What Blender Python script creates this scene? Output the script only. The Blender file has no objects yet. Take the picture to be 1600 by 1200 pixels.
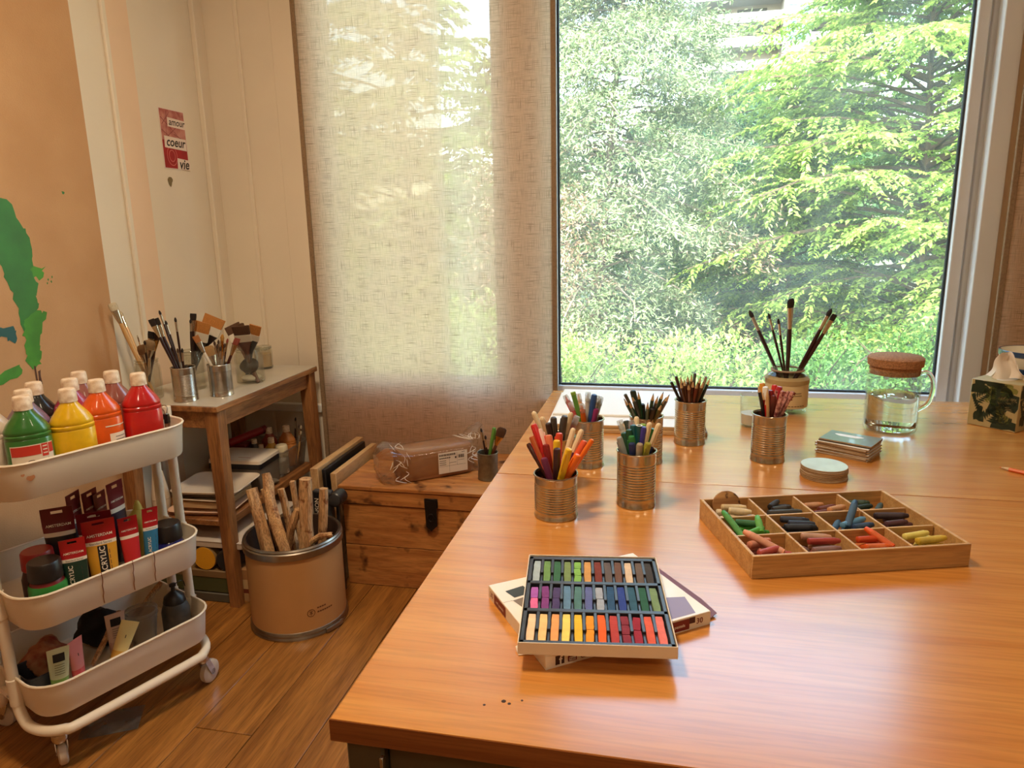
import bpy, bmesh, math, random
import numpy as np
from mathutils import Vector, Matrix, Quaternion
from math import sin, cos, pi, sqrt, radians, atan2

scene = bpy.context.scene
COL = scene.collection
random.seed(7)

# ------------------------------------------------------------------ camera
yaw, pitch, roll, FPX = 0.2145, 0.2185, -0.02, 1107.0
fw = Vector((-sin(yaw)*cos(pitch), cos(yaw)*cos(pitch), -sin(pitch)))
rt = Vector((cos(yaw), sin(yaw), 0)); up = rt.cross(fw)
rt2 = cos(roll)*rt + sin(roll)*up; up2 = -sin(roll)*rt + cos(roll)*up
cd = bpy.data.cameras.new('camera'); cam = bpy.data.objects.new('camera', cd); COL.objects.link(cam)
Rm = Matrix((rt2, up2, -fw)).transposed()
cam.matrix_world = Matrix.Translation((0, 0, 1.26)) @ Rm.to_4x4()
cd.sensor_width = 36.0; cd.lens = FPX/1600*36; cd.clip_start = 0.02; cd.clip_end = 500
scene.camera = cam

# ------------------------------------------------------------------ world, sun, exposure
world = bpy.data.worlds.new('sky'); scene.world = world; world.use_nodes = True
wn = world.node_tree; wn.nodes.clear()
wo = wn.nodes.new('ShaderNodeOutputWorld'); wb = wn.nodes.new('ShaderNodeBackground')
ws = wn.nodes.new('ShaderNodeTexSky'); ws.sky_type = 'NISHITA'; ws.sun_disc = False
ws.sun_elevation = radians(46); ws.sun_rotation = radians(205); ws.air_density = 1.6; ws.dust_density = 2.5; ws.altitude = 100
wn.links.new(ws.outputs[0], wb.inputs[0]); wn.links.new(wb.outputs[0], wo.inputs[0])
wb.inputs[1].default_value = 2.6
sd = bpy.data.lights.new('sun', 'SUN'); sun = bpy.data.objects.new('sun', sd); COL.objects.link(sun)
sd.energy = 20.0; sd.angle = radians(0.6); sd.color = (1, .95, .86)
sun.rotation_euler = Vector((-.42, .62, -.72)).to_track_quat('-Z', 'Y').to_euler()
scene.view_settings.view_transform = 'Standard'; scene.view_settings.look = 'None'
scene.view_settings.gamma = 1.0; scene.view_settings.use_curve_mapping = False
scene.view_settings.exposure = -0.1
LAMP_W = 24.0
LAMP_COL = (1.0, .80, .56)

# ------------------------------------------------------------------ materials
def lin(c):
    return tuple((x/255/12.92 if x/255 <= .04045 else ((x/255+.055)/1.055)**2.4) for x in c) + (1.0,)
MATS = {}
def nn(t, typ, **kw):
    n = t.nodes.new(typ)
    for k, v in kw.items(): setattr(n, k, v)
    return n
def newmat(name):
    m = bpy.data.materials.new(name); m.use_nodes = True; t = m.node_tree; t.nodes.clear()
    out = nn(t, 'ShaderNodeOutputMaterial'); return m, t, out
def pm(name, c, rough=.5, metal=0, var=0, vscale=18, bump=0, bscale=80, spec=.5, coat=0, c2=None, trans=0, sheen=0, vstretch=None):
    if name in MATS: return MATS[name]
    m, t, out = newmat(name)
    p = nn(t, 'ShaderNodeBsdfPrincipled'); t.links.new(p.outputs[0], out.inputs[0])
    p.inputs['Roughness'].default_value = rough; p.inputs['Metallic'].default_value = metal
    p.inputs['Specular IOR Level'].default_value = spec; p.inputs['Coat Weight'].default_value = coat
    p.inputs['Transmission Weight'].default_value = trans
    if sheen: p.inputs['Sheen Weight'].default_value = sheen
    p.inputs['Base Color'].default_value = lin(c)
    if var or bump:
        tc = nn(t, 'ShaderNodeTexCoord'); src = tc.outputs['Object']
        if vstretch:
            mp = nn(t, 'ShaderNodeMapping'); mp.inputs['Scale'].default_value = vstretch; t.links.new(src, mp.inputs[0]); src = mp.outputs[0]
    if var:
        n = nn(t, 'ShaderNodeTexNoise'); n.inputs['Scale'].default_value = vscale; n.inputs['Detail'].default_value = 5
        t.links.new(src, n.inputs['Vector'])
        r = nn(t, 'ShaderNodeValToRGB'); a = lin(c); b = lin(c2) if c2 else tuple(x*(1-var) for x in a[:3])+(1,)
        r.color_ramp.elements[0].position = .35; r.color_ramp.elements[0].color = b
        r.color_ramp.elements[1].position = .62; r.color_ramp.elements[1].color = a
        t.links.new(n.outputs[0], r.inputs[0]); t.links.new(r.outputs[0], p.inputs['Base Color'])
    if bump:
        n2 = nn(t, 'ShaderNodeTexNoise'); n2.inputs['Scale'].default_value = bscale; n2.inputs['Detail'].default_value = 4
        t.links.new(src, n2.inputs['Vector'])
        bp = nn(t, 'ShaderNodeBump'); bp.inputs['Strength'].default_value = bump; bp.inputs['Distance'].default_value = .004
        t.links.new(n2.outputs[0], bp.inputs['Height']); t.links.new(bp.outputs[0], p.inputs['Normal'])
    MATS[name] = m; return m
def wood(name, c1, c2, stretch=(3, 40, 40), rough=.4, coat=0, knots=None, fine=.25, bump=.15, spec=.5, dark=None):
    if name in MATS: return MATS[name]
    m, t, out = newmat(name)
    p = nn(t, 'ShaderNodeBsdfPrincipled'); t.links.new(p.outputs[0], out.inputs[0])
    p.inputs['Roughness'].default_value = rough; p.inputs['Coat Weight'].default_value = coat; p.inputs['Specular IOR Level'].default_value = spec
    p.inputs['Coat Roughness'].default_value = .2
    tc = nn(t, 'ShaderNodeTexCoord'); oi = nn(t, 'ShaderNodeObjectInfo')
    ad = nn(t, 'ShaderNodeVectorMath', operation='MULTIPLY_ADD'); ad.inputs[1].default_value = (1, 1, 1)
    sc_ = nn(t, 'ShaderNodeVectorMath', operation='SCALE'); sc_.inputs[0].default_value = (7.3, 3.1, 5.7); t.links.new(oi.outputs['Random'], sc_.inputs['Scale'])
    t.links.new(tc.outputs['Object'], ad.inputs[0]); t.links.new(sc_.outputs[0], ad.inputs[2])
    mp = nn(t, 'ShaderNodeMapping'); mp.inputs['Scale'].default_value = stretch; t.links.new(ad.outputs[0], mp.inputs[0])
    n = nn(t, 'ShaderNodeTexNoise'); n.inputs['Scale'].default_value = 1; n.inputs['Detail'].default_value = 7; n.inputs['Distortion'].default_value = .6
    t.links.new(mp.outputs[0], n.inputs['Vector'])
    r = nn(t, 'ShaderNodeValToRGB'); r.color_ramp.elements[0].position = .32; r.color_ramp.elements[0].color = lin(c2)
    r.color_ramp.elements[1].position = .66; r.color_ramp.elements[1].color = lin(c1)
    t.links.new(n.outputs[0], r.inputs[0])
    mp2 = nn(t, 'ShaderNodeMapping'); mp2.inputs['Scale'].default_value = tuple(s*6 for s in stretch); t.links.new(ad.outputs[0], mp2.inputs[0])
    n2 = nn(t, 'ShaderNodeTexNoise'); n2.inputs['Scale'].default_value = 1; n2.inputs['Detail'].default_value = 4; t.links.new(mp2.outputs[0], n2.inputs['Vector'])
    r2 = nn(t, 'ShaderNodeValToRGB'); r2.color_ramp.elements[0].position = .38; r2.color_ramp.elements[0].color = (1-fine,)*3+(1,)
    r2.color_ramp.elements[1].position = .55; r2.color_ramp.elements[1].color = (1, 1, 1, 1); t.links.new(n2.outputs[0], r2.inputs[0])
    mx = nn(t, 'ShaderNodeMix', data_type='RGBA', blend_type='MULTIPLY'); mx.inputs[0].default_value = 1
    t.links.new(r.outputs[0], mx.inputs[6]); t.links.new(r2.outputs[0], mx.inputs[7])
    col = mx.outputs[2]
    if knots:
        n3 = nn(t, 'ShaderNodeTexNoise'); n3.inputs['Scale'].default_value = knots; n3.inputs['Detail'].default_value = 3; t.links.new(ad.outputs[0], n3.inputs['Vector'])
        r3 = nn(t, 'ShaderNodeValToRGB'); r3.color_ramp.elements[0].position = .33; r3.color_ramp.elements[0].color = lin(dark or (60, 30, 12))
        r3.color_ramp.elements[1].position = .41; r3.color_ramp.elements[1].color = (1, 1, 1, 1); t.links.new(n3.outputs[0], r3.inputs[0])
        m3 = nn(t, 'ShaderNodeMix', data_type='RGBA', blend_type='MULTIPLY'); m3.inputs[0].default_value = .85
        t.links.new(col, m3.inputs[6]); t.links.new(r3.outputs[0], m3.inputs[7]); col = m3.outputs[2]
    t.links.new(col, p.inputs['Base Color'])
    if bump:
        bp = nn(t, 'ShaderNodeBump'); bp.inputs['Strength'].default_value = bump; bp.inputs['Distance'].default_value = .001
        t.links.new(n2.outputs[0], bp.inputs['Height']); t.links.new(bp.outputs[0], p.inputs['Normal'])
    MATS[name] = m; return m
def thinglass(name, tint=(250, 252, 250), dust=0.0, rough=.02, ior=1.45, dustcol=(230, 235, 225), dscale=8, refl=1.0):
    if name in MATS: return MATS[name]
    m, t, out = newmat(name)
    tr = nn(t, 'ShaderNodeBsdfTransparent'); tr.inputs[0].default_value = lin(tint)
    gl = nn(t, 'ShaderNodeBsdfGlossy'); gl.inputs['Roughness'].default_value = rough
    fr = nn(t, 'ShaderNodeLayerWeight'); f0 = ((ior-1)/(ior+1))**2   # facing is the same from both sides of the thin wall
    pw_ = nn(t, 'ShaderNodeMath', operation='POWER'); pw_.inputs[1].default_value = 5; t.links.new(fr.outputs['Facing'], pw_.inputs[0])
    ma = nn(t, 'ShaderNodeMath', operation='MULTIPLY_ADD'); ma.inputs[1].default_value = (1-f0)*.6; ma.inputs[2].default_value = f0; t.links.new(pw_.outputs[0], ma.inputs[0])
    mu = nn(t, 'ShaderNodeMath', operation='MULTIPLY'); mu.inputs[1].default_value = refl; t.links.new(ma.outputs[0], mu.inputs[0])
    mx = nn(t, 'ShaderNodeMixShader'); t.links.new(mu.outputs[0], mx.inputs[0]); t.links.new(tr.outputs[0], mx.inputs[1]); t.links.new(gl.outputs[0], mx.inputs[2])
    last = mx
    if dust:
        tl = nn(t, 'ShaderNodeBsdfTranslucent'); tl.inputs[0].default_value = lin(dustcol)
        df = nn(t, 'ShaderNodeBsdfDiffuse'); df.inputs[0].default_value = lin(dustcol)
        ms = nn(t, 'ShaderNodeMixShader'); ms.inputs[0].default_value = .4; t.links.new(tl.outputs[0], ms.inputs[1]); t.links.new(df.outputs[0], ms.inputs[2])
        tc = nn(t, 'ShaderNodeTexCoord'); no = nn(t, 'ShaderNodeTexNoise'); no.inputs['Scale'].default_value = dscale; no.inputs['Detail'].default_value = 6
        t.links.new(tc.outputs['Object'], no.inputs['Vector'])
        mr = nn(t, 'ShaderNodeMapRange'); mr.inputs[1].default_value = .3; mr.inputs[2].default_value = .7; mr.inputs[3].default_value = dust*.4; mr.inputs[4].default_value = dust*1.6
        t.links.new(no.outputs[0], mr.inputs[0])
        m2 = nn(t, 'ShaderNodeMixShader'); t.links.new(mr.outputs[0], m2.inputs[0]); t.links.new(mx.outputs[0], m2.inputs[1]); t.links.new(ms.outputs[0], m2.inputs[2]); last = m2
    t.links.new(last.outputs[0], out.inputs[0]); MATS[name] = m; return m
def fabric(name, c1, c2, see=.22, wx=520, wz=520, tl_=.72):
    m, t, out = newmat(name)
    tc = nn(t, 'ShaderNodeTexCoord')
    def thread(sx, sz, lo, hi, sc=1.0):
        mp = nn(t, 'ShaderNodeMapping'); mp.inputs['Scale'].default_value = (sx, 1, sz); t.links.new(tc.outputs['Object'], mp.inputs[0])
        n = nn(t, 'ShaderNodeTexNoise'); n.inputs['Scale'].default_value = sc; n.inputs['Detail'].default_value = 3; t.links.new(mp.outputs[0], n.inputs['Vector'])
        r = nn(t, 'ShaderNodeMapRange'); r.inputs[1].default_value = lo; r.inputs[2].default_value = hi; t.links.new(n.outputs[0], r.inputs[0]); return r.outputs[0]
    h = thread(16, wz, .51, .71); v = thread(wx, 16, .53, .73); lo = thread(26, 26, .25, .75)
    ad = nn(t, 'ShaderNodeMath', operation='MAXIMUM'); t.links.new(h, ad.inputs[0]); t.links.new(v, ad.inputs[1])
    lm = nn(t, 'ShaderNodeMath', operation='MULTIPLY_ADD'); lm.inputs[1].default_value = .8; lm.inputs[2].default_value = .3; t.links.new(lo, lm.inputs[0])
    dk_ = nn(t, 'ShaderNodeMath', operation='MULTIPLY'); t.links.new(ad.outputs[0], dk_.inputs[0]); t.links.new(lm.outputs[0], dk_.inputs[1])
    hf = nn(t, 'ShaderNodeMath', operation='SUBTRACT'); hf.inputs[0].default_value = 1; t.links.new(dk_.outputs[0], hf.inputs[1])
    r = nn(t, 'ShaderNodeValToRGB'); r.color_ramp.elements[0].color = lin(c2); r.color_ramp.elements[1].color = lin(c1)
    r.color_ramp.elements[0].position = .0; r.color_ramp.elements[1].position = 1
    t.links.new(hf.outputs[0], r.inputs[0])
    df = nn(t, 'ShaderNodeBsdfDiffuse'); tl = nn(t, 'ShaderNodeBsdfTranslucent'); t.links.new(r.outputs[0], df.inputs[0]); t.links.new(r.outputs[0], tl.inputs[0])
    ms = nn(t, 'ShaderNodeMixShader'); ms.inputs[0].default_value = tl_; t.links.new(df.outputs[0], ms.inputs[1]); t.links.new(tl.outputs[0], ms.inputs[2])
    tp = nn(t, 'ShaderNodeBsdfTransparent')
    mr = nn(t, 'ShaderNodeMapRange'); mr.inputs[1].default_value = .3; mr.inputs[2].default_value = .75; mr.inputs[3].default_value = see*.35; mr.inputs[4].default_value = see*1.6
    t.links.new(hf.outputs[0], mr.inputs[0])
    mx = nn(t, 'ShaderNodeMixShader'); t.links.new(mr.outputs[0], mx.inputs[0]); t.links.new(ms.outputs[0], mx.inputs[1]); t.links.new(tp.outputs[0], mx.inputs[2])
    t.links.new(mx.outputs[0], out.inputs[0]); return m
def leafmat(name, cols, transl=.45, rough=.5):
    m, t, out = newmat(name)
    g = nn(t, 'ShaderNodeNewGeometry'); r = nn(t, 'ShaderNodeValToRGB')
    while len(r.color_ramp.elements) < len(cols): r.color_ramp.elements.new(.5)
    for i, c in enumerate(cols):
        r.color_ramp.elements[i].position = i/(len(cols)-1); r.color_ramp.elements[i].color = lin(c)
    t.links.new(g.outputs['Random Per Island'], r.inputs[0])
    p = nn(t, 'ShaderNodeBsdfPrincipled'); p.inputs['Roughness'].default_value = rough; p.inputs['Specular IOR Level'].default_value = .35
    t.links.new(r.outputs[0], p.inputs['Base Color'])
    tl = nn(t, 'ShaderNodeBsdfTranslucent'); t.links.new(r.outputs[0], tl.inputs[0])
    ms = nn(t, 'ShaderNodeMixShader'); ms.inputs[0].default_value = transl; t.links.new(p.outputs[0], ms.inputs[1]); t.links.new(tl.outputs[0], ms.inputs[2])
    t.links.new(ms.outputs[0], out.inputs[0]); return m

# ------------------------------------------------------------------ mesh helpers
class G:
    def __init__(s): s.v = []; s.f = []; s.m = []
    def add(s, vs, fs, mi=0):
        o = len(s.v); s.v += [tuple(v) for v in vs]; s.f += [tuple(i+o for i in f) for f in fs]; s.m += [mi]*len(fs); return s
    def box(s, x0, x1, y0, y1, z0, z1, mi=0):
        return s.add([(x0,y0,z0),(x1,y0,z0),(x1,y1,z0),(x0,y1,z0),(x0,y0,z1),(x1,y0,z1),(x1,y1,z1),(x0,y1,z1)],
              [(0,3,2,1),(4,5,6,7),(0,1,5,4),(1,2,6,5),(2,3,7,6),(3,0,4,7)], mi)
    def cbox(s, x0, x1, y0, y1, z0, z1, b=.002, mi=0):
        b = min(b, (x1-x0)*.49, (y1-y0)*.49, (z1-z0)*.49)
        vs = []; idx = {}
        X, Y, Z = (x0, x1), (y0, y1), (z0, z1)
        for i in (0, 1):
            for j in (0, 1):
                for k in (0, 1):
                    for ax in range(3):
                        p = [X[i], Y[j], Z[k]]; d = [b*(1-2*i), b*(1-2*j), b*(1-2*k)]
                        q = [p[a] + (0 if a == ax else d[a]) for a in range(3)]
                        idx[i, j, k, ax] = len(vs); vs.append(tuple(q))
        fs = []
        for ax in range(3):
            o = [a for a in range(3) if a != ax]
            for sd_ in (0, 1):
                f = []
                for (p, q) in ((0,0),(1,0),(1,1),(0,1)):
                    c = [0,0,0]; c[ax] = sd_; c[o[0]] = p; c[o[1]] = q; f.append(idx[c[0],c[1],c[2],ax])
                if (sd_ == 0) != (ax == 1): f = f[::-1]
                fs.append(tuple(f))
        for ax in range(3):
            o = [a for a in range(3) if a != ax]
            for p in (0, 1):
                for q in (0, 1):
                    c0 = [0,0,0]; c0[o[0]] = p; c0[o[1]] = q; c1 = list(c0); c1[ax] = 1
                    fs.append((idx[(*c0, o[0])], idx[(*c1, o[0])], idx[(*c1, o[1])], idx[(*c0, o[1])]))
        for i in (0,1):
            for j in (0,1):
                for k in (0,1): fs.append((idx[i,j,k,0], idx[i,j,k,1], idx[i,j,k,2]))
        s._fix = True
        return s.add(vs, fs, mi)
    def rings(s, R, cap0=True, cap1=True, mi=0, closed=False):
        n = len(R[0]); vs = [p for r in R for p in r]; fs = []
        L = len(R)
        for i in range(L if closed else L-1):
            a, b = i*n, ((i+1) % L)*n
            for j in range(n):
                k = (j+1) % n; fs.append((a+j, a+k, b+k, b+j))
        if not closed:
            if cap0: fs.append(tuple(range(n))[::-1])
            if cap1: fs.append(tuple(range((L-1)*n, L*n)))
        return s.add(vs, fs, mi)
    def lathe(s, prof, n=24, cap0=True, cap1=True, c=(0, 0), mi=0):
        return s.rings([[(c[0]+r*cos(2*pi*j/n), c[1]+r*sin(2*pi*j/n), z) for j in range(n)] for r, z in prof], cap0, cap1, mi)
    def tube(s, pts, r, n=8, cap=True, closed=False, mi=0):
        P = [Vector(p) for p in pts]; L = len(P); rr = r if isinstance(r, (list, tuple)) else [r]*L
        R = []; ref = None
        for i in range(L):
            if closed: t = P[(i+1) % L]-P[i-1]
            else: t = P[min(i+1, L-1)]-P[max(i-1, 0)]
            t.normalize()
            if ref is None: ref = t.orthogonal().normalized()
            ref = (ref - t*ref.dot(t)).normalized(); b = t.cross(ref)
            R.append([tuple(P[i]+(ref*cos(2*pi*j/n)+b*sin(2*pi*j/n))*rr[i]) for j in range(n)])
        return s.rings(R, cap, cap, mi, closed)
    def prism(s, poly, h0, h1, mi=0):
        n = len(poly)
        return s.rings([[(x, y, h0) for x, y in poly], [(x, y, h1) for x, y in poly]], True, True, mi)
    def sheet(s, fn, nu, nv, mi=0):
        vs = [fn(i/nu, j/nv) for j in range(nv+1) for i in range(nu+1)]; w = nu+1
        return s.add(vs, [(j*w+i, j*w+i+1, (j+1)*w+i+1, (j+1)*w+i) for j in range(nv) for i in range(nu)], mi)
    def xf(s, M):
        s.v = [tuple(M @ Vector(v)) for v in s.v]; return s
    def mesh(s, name, mats, sharp=38):
        me = bpy.data.meshes.new(name); me.from_pydata(s.v, [], s.f)
        ms = mats if isinstance(mats, (list, tuple)) else [mats]
        for m in ms: me.materials.append(m)
        if len(ms) > 1: me.polygons.foreach_set('material_index', s.m)
        bm = bmesh.new(); bm.from_mesh(me); bmesh.ops.recalc_face_normals(bm, faces=bm.faces); bm.to_mesh(me); bm.free()
        me.polygons.foreach_set('use_smooth', [True]*len(me.polygons))
        me.set_sharp_from_angle(angle=radians(sharp)); me.update(); return me
    def build(s, name, mats, parent=None, sharp=38, label=None):
        return obj(name, s.mesh(name, mats, sharp), parent, label)
def obj(name, me, parent=None, label=None):
    o = bpy.data.objects.new(name, me); COL.objects.link(o)
    if parent is not None: o.parent = parent
    if label: o['label'] = label
    return o
LABELS = {}
def tag(o, label, cat, group=None, kind=None):
    o['label'] = label; o['category'] = cat
    if group: o['group'] = group
    if kind: o['kind'] = kind
    LABELS.setdefault(label, []).append(o.name)
    w = len(label.split())
    if w < 4 or w > 16: print('LABELLEN', w, label)
    return o
def thing(name, label, cat, loc=(0, 0, 0), rotz=0, group=None, kind=None):
    o = bpy.data.objects.new(name, None); COL.objects.link(o); o.empty_display_size = .05
    o.location = loc; o.rotation_euler = (0, 0, rotz); return tag(o, label, cat, group, kind)
def aim(o, base, tip, spin=0):
    d = (Vector(tip)-Vector(base)); q = d.to_track_quat('Z', 'Y') @ Quaternion((0, 0, 1), spin)
    o.location = base; o.rotation_mode = 'QUATERNION'; o.rotation_quaternion = q
def sring(z, rx, ry, e=2.0, n=20, cx=0, cy=0):
    P = []
    for j in range(n):
        a = 2*pi*j/n; c, s_ = cos(a), sin(a)
        P.append((cx+rx*math.copysign(abs(c)**(2/e), c), cy+ry*math.copysign(abs(s_)**(2/e), s_), z))
    return P
def rrect(w, d, r, z, k=5, cx=0, cy=0):
    P = []
    for (sx, sy, a0) in ((1, 1, 0), (-1, 1, pi/2), (-1, -1, pi), (1, -1, 3*pi/2)):
        for i in range(k+1):
            a = a0+pi/2*i/k; P.append((cx+sx*(w/2-r)+r*cos(a), cy+sy*(d/2-r)+r*sin(a), z))
    return P
ORD = ['first','second','third','fourth','fifth','sixth','seventh','eighth','ninth','tenth','eleventh','twelfth','thirteenth','fourteenth','fifteenth','sixteenth','seventeenth','eighteenth','nineteenth','twentieth']
TXT = {}
def text2d(s, size=1.0, shear=0, bold=0):
    k = (s, shear, bold)
    if k not in TXT:
        cu = bpy.data.curves.new('t', 'FONT'); cu.body = s; cu.align_x = 'CENTER'; cu.align_y = 'CENTER'; cu.shear = shear; cu.offset = bold; cu.resolution_u = 3
        o = bpy.data.objects.new('t', cu); COL.objects.link(o)
        dg = bpy.context.evaluated_depsgraph_get(); me = bpy.data.meshes.new_from_object(o.evaluated_get(dg))
        TXT[k] = ([tuple(v.co) for v in me.vertices], [tuple(p.vertices) for p in me.polygons])
        bpy.data.objects.remove(o); bpy.data.curves.remove(cu); bpy.data.meshes.remove(me)
    v, f = TXT[k]; return [(x*size, y*size) for x, y, z in v], f
for a in (('AMSTERDAM', 0, .01), ('ACRYLIC', 0, .015), ('Standard Series', 0, 0), ('Gouache', 0, .01), ('amour', .25, .01), ('coeur', .25, .02), ('vie', .25, .02), ('soft pastels', 0, .01), ('30', 0, .01), ('f', 0, .03), ('You', 0, .01), ('Tube', 0, .01), ('CANSON', 0, .01), ('ONYX', 0, .01)):
    text2d(a[0], 1, a[1], a[2])
def printed(name, s, size, fn, mat, parent, shear=0, bold=0):
    v, f = text2d(s, size, shear, bold); g = G(); g.add([fn(x, y) for x, y in v], f)
    me = bpy.data.meshes.new(name); me.from_pydata(g.v, [], g.f); me.materials.append(mat)
    return obj(name, me, parent)

# ================================================================== THE SETTING
WX = -1.83      # left wall
WY = 2.72       # window wall inner face
CEIL = 2.75
plaster = pm('plaster_cream', (236, 222, 200), .75, var=.06, vscale=2.5, bump=.05, bscale=120)
plaster_peach = pm('plaster_peach', (240, 208, 176), .7, var=.05, vscale=4)
whitepaint = pm('white_paint', (232, 230, 224), .45, var=.05, vscale=6)
whitegloss = pm('white_window_frame', (222, 222, 222), .35, var=.06, vscale=5)
floorwood = wood('floor_boards', (176, 116, 52), (136, 84, 34), (40, 2.2, 40), .38, .15, fine=.3)
def structure(o, label, cat): return tag(o, label, cat, kind='structure')

fl = thing('floor', 'warm brown wooden plank floor of the studio', 'floor', kind='structure')
G().box(WX, 3.4, -3.0, WY, -.06, -.012).build('subfloor', pm('subfloor', (60, 38, 22), .8), fl)
pw = .165; pk = {}
def plank_mesh(w, l):
    k = (round(w, 3), round(l, 3))
    if k not in pk: pk[k] = G().cbox(0, w-.0018, 0, l-.0018, -.012, 0, .0012).mesh('plank', floorwood)
    return pk[k]
x = WX; i = 0
while x < 3.4-.01:
    w = min(pw, 3.4-x); y = -3.0; first = [1.1, 1.9, .6, 1.5, 2.2][i % 5]; l = first
    while y < WY-.01:
        l2 = min(l, WY-y); o = obj('plank', plank_mesh(w, l2), fl); o.location = (x, y, 0); y += l2; l = 2.2
    x += w; i += 1
structure(G().box(WX-.1, 3.5, -3.1, WY+.25, CEIL, CEIL+.12).build('ceiling', plaster), 'plain cream plastered ceiling of the studio', 'ceiling')
wl = structure(G().box(WX-.12, WX, -3.1, WY+.2, -.06, CEIL).build('wall_left', plaster), 'cream plastered left wall behind the small side table', 'wall')
structure(G().box(3.4, 3.52, -3.1, WY+.2, -.06, CEIL).build('wall_right', plaster), 'cream plastered right wall beyond the work tables', 'wall')
structure(G().box(WX-.12, 3.52, -3.12, -3.0, -.06, CEIL).build('wall_behind', plaster), 'cream plastered wall behind the viewer', 'wall')
# window wall with two openings
W1 = (-.47, 1.06, .55, 2.56); W2 = (-1.372, -.60, .60, 2.56)
g = G(); T = .20
for (x0, x1, z0, z1) in ((WX, W2[0], 0, CEIL), (W2[1], W1[0], 0, CEIL), (W1[1], 3.4, 0, CEIL), (W2[0], W2[1], 0, W2[2]), (W2[0], W2[1], W2[3], CEIL), (W1[0], W1[1], 0, W1[2]), (W1[0], W1[1], W1[3], CEIL)):
    g.box(x0, x1, WY, WY+T, z0, z1)
structure(g.build('wall_window', plaster), 'cream window wall with two tall openings', 'wall')
# trims on the left wall and beside the blind
def trim(n, label, x0, x1, y0, y1, z0, z1, m):
    structure(G().cbox(x0, x1, y0, y1, z0, z1, .003).build('trim_%d' % n, m), label, 'trim')
trim(1, 'narrow raised white bead left of the peach wall strip', WX, WX+.012, 2.185, 2.205, 0, CEIL, plaster)
trim(2, 'flat peach painted vertical strip on the left wall', WX, WX+.006, 2.207, 2.315, 0, CEIL, plaster_peach)
trim(3, 'white corner bead where left wall meets window wall', WX, WX+.022, 2.66, 2.72, 0, CEIL, plaster)
trim(4, 'thin raised vertical bead on window wall beside the blind', -1.672, -1.655, WY-.012, WY, 0, CEIL, plaster)
trim(5, 'pale horizontal ledge low on wall under side table', WX+.03, -1.42, WY-.03, WY, .50, .535, whitepaint)
trim(6, 'white upright panel beside the hanging linen blind', -1.52, -1.40, WY-.008, WY, 0, CEIL, plaster)
structure(G().cbox(WX, WX+.015, -3, 2.70, 0, .08, .003).build('baseboard_left', whitepaint), 'white baseboard along the left wall', 'baseboard')

gasket = pm('dark_gasket', (40, 46, 52), .5)
paneglass = thinglass('window_glass', (246, 250, 248), dust=.07, rough=.01, dustcol=(235, 240, 230), dscale=5, refl=.6)
def window(n, label, op, gx0, gx1, gz0, gz1, yg):
    w = thing('window_%d' % n, label, 'window', ((op[0]+op[1])/2, yg, op[2]), kind='structure')
    ox, oy, oz = w.location
    def frame(nm, a, b, y0, y1, m):
        g = G(); (ax0, ax1, az0, az1), (bx0, bx1, bz0, bz1) = a, b
        for (x0, x1, z0, z1) in ((ax0, bx0, az0, az1), (bx1, ax1, az0, az1), (bx0, bx1, az0, bz0), (bx0, bx1, bz1, az1)):
            g.cbox(x0-ox, x1-ox, y0-oy, y1-oy, z0-oz, z1-oz, .003)
        return g.build(nm, m, w)
    inner = (gx0-.008, gx1+.008, gz0-.008, gz1+.008)
    mid = (gx0-.045, gx1+.045, gz0-.045, gz1+.045)
    frame('sash', mid, inner, yg-.028, yg+.03, whitegloss)
    frame('outer_frame', op, mid, yg-.012, yg+.05, whitegloss)
    frame('gasket', inner, (gx0, gx1, gz0, gz1), yg-.006, yg+.01, gasket)
    G().box(gx0-ox, gx1-ox, -.004, .004, gz0-oz, gz1-oz).build('pane', paneglass, w)
    return w
window(1, 'large clear window with white frame looking onto trees', W1, -.398, .945, .648, 2.48, 2.745)
window(2, 'narrow window hidden behind the hanging linen blind', W2, -1.325, -.655, .668, 2.48, 2.745)
trim(7, 'white right jamb board beside the large window', 1.012, 1.072, 2.672, 2.722, 0, 2.62, whitegloss)
trim(8, 'white window board under the large window', -.46, 1.075, 2.655, 2.722, .585, .606, whitegloss)

# ------------------------------------------------------------------ ceiling lamps (behind and left of the viewer)
lampglow, t, out = newmat('lamp_diffuser'); em = nn(t, 'ShaderNodeEmission'); em.inputs[0].default_value = (*LAMP_COL, 1); em.inputs[1].default_value = 5; t.links.new(em.outputs[0], out.inputs[0])
for i, (lx, ly, lab, k) in enumerate(((.55, -.9, 'round white ceiling lamp behind the viewer', .42), (-.65, .95, 'round white ceiling lamp above the trolley side', 1.55), (1.9, .6, 'round white ceiling lamp above the far table end', .22))):
    L = thing('ceiling_lamp', lab, 'lamp', (lx, ly, CEIL), group='ceiling lamps')
    G().lathe([(.17, 0), (.17, -.03), (.155, -.045), (.15, -.045)], 32).build('housing', whitepaint, L)
    G().lathe([(.149, -.04), (.14, -.058), (.08, -.066), (.001, -.068)], 32, True, False).build('diffuser', lampglow, L)
    ld = bpy.data.lights.new('lamp_light', 'AREA'); ld.shape = 'DISK'; ld.size = .3; ld.energy = LAMP_W*k; ld.color = LAMP_COL
    lo = bpy.data.objects.new('lamp_light', ld); COL.objects.link(lo); lo.parent = L; lo.location = (0, 0, -.075)

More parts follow.
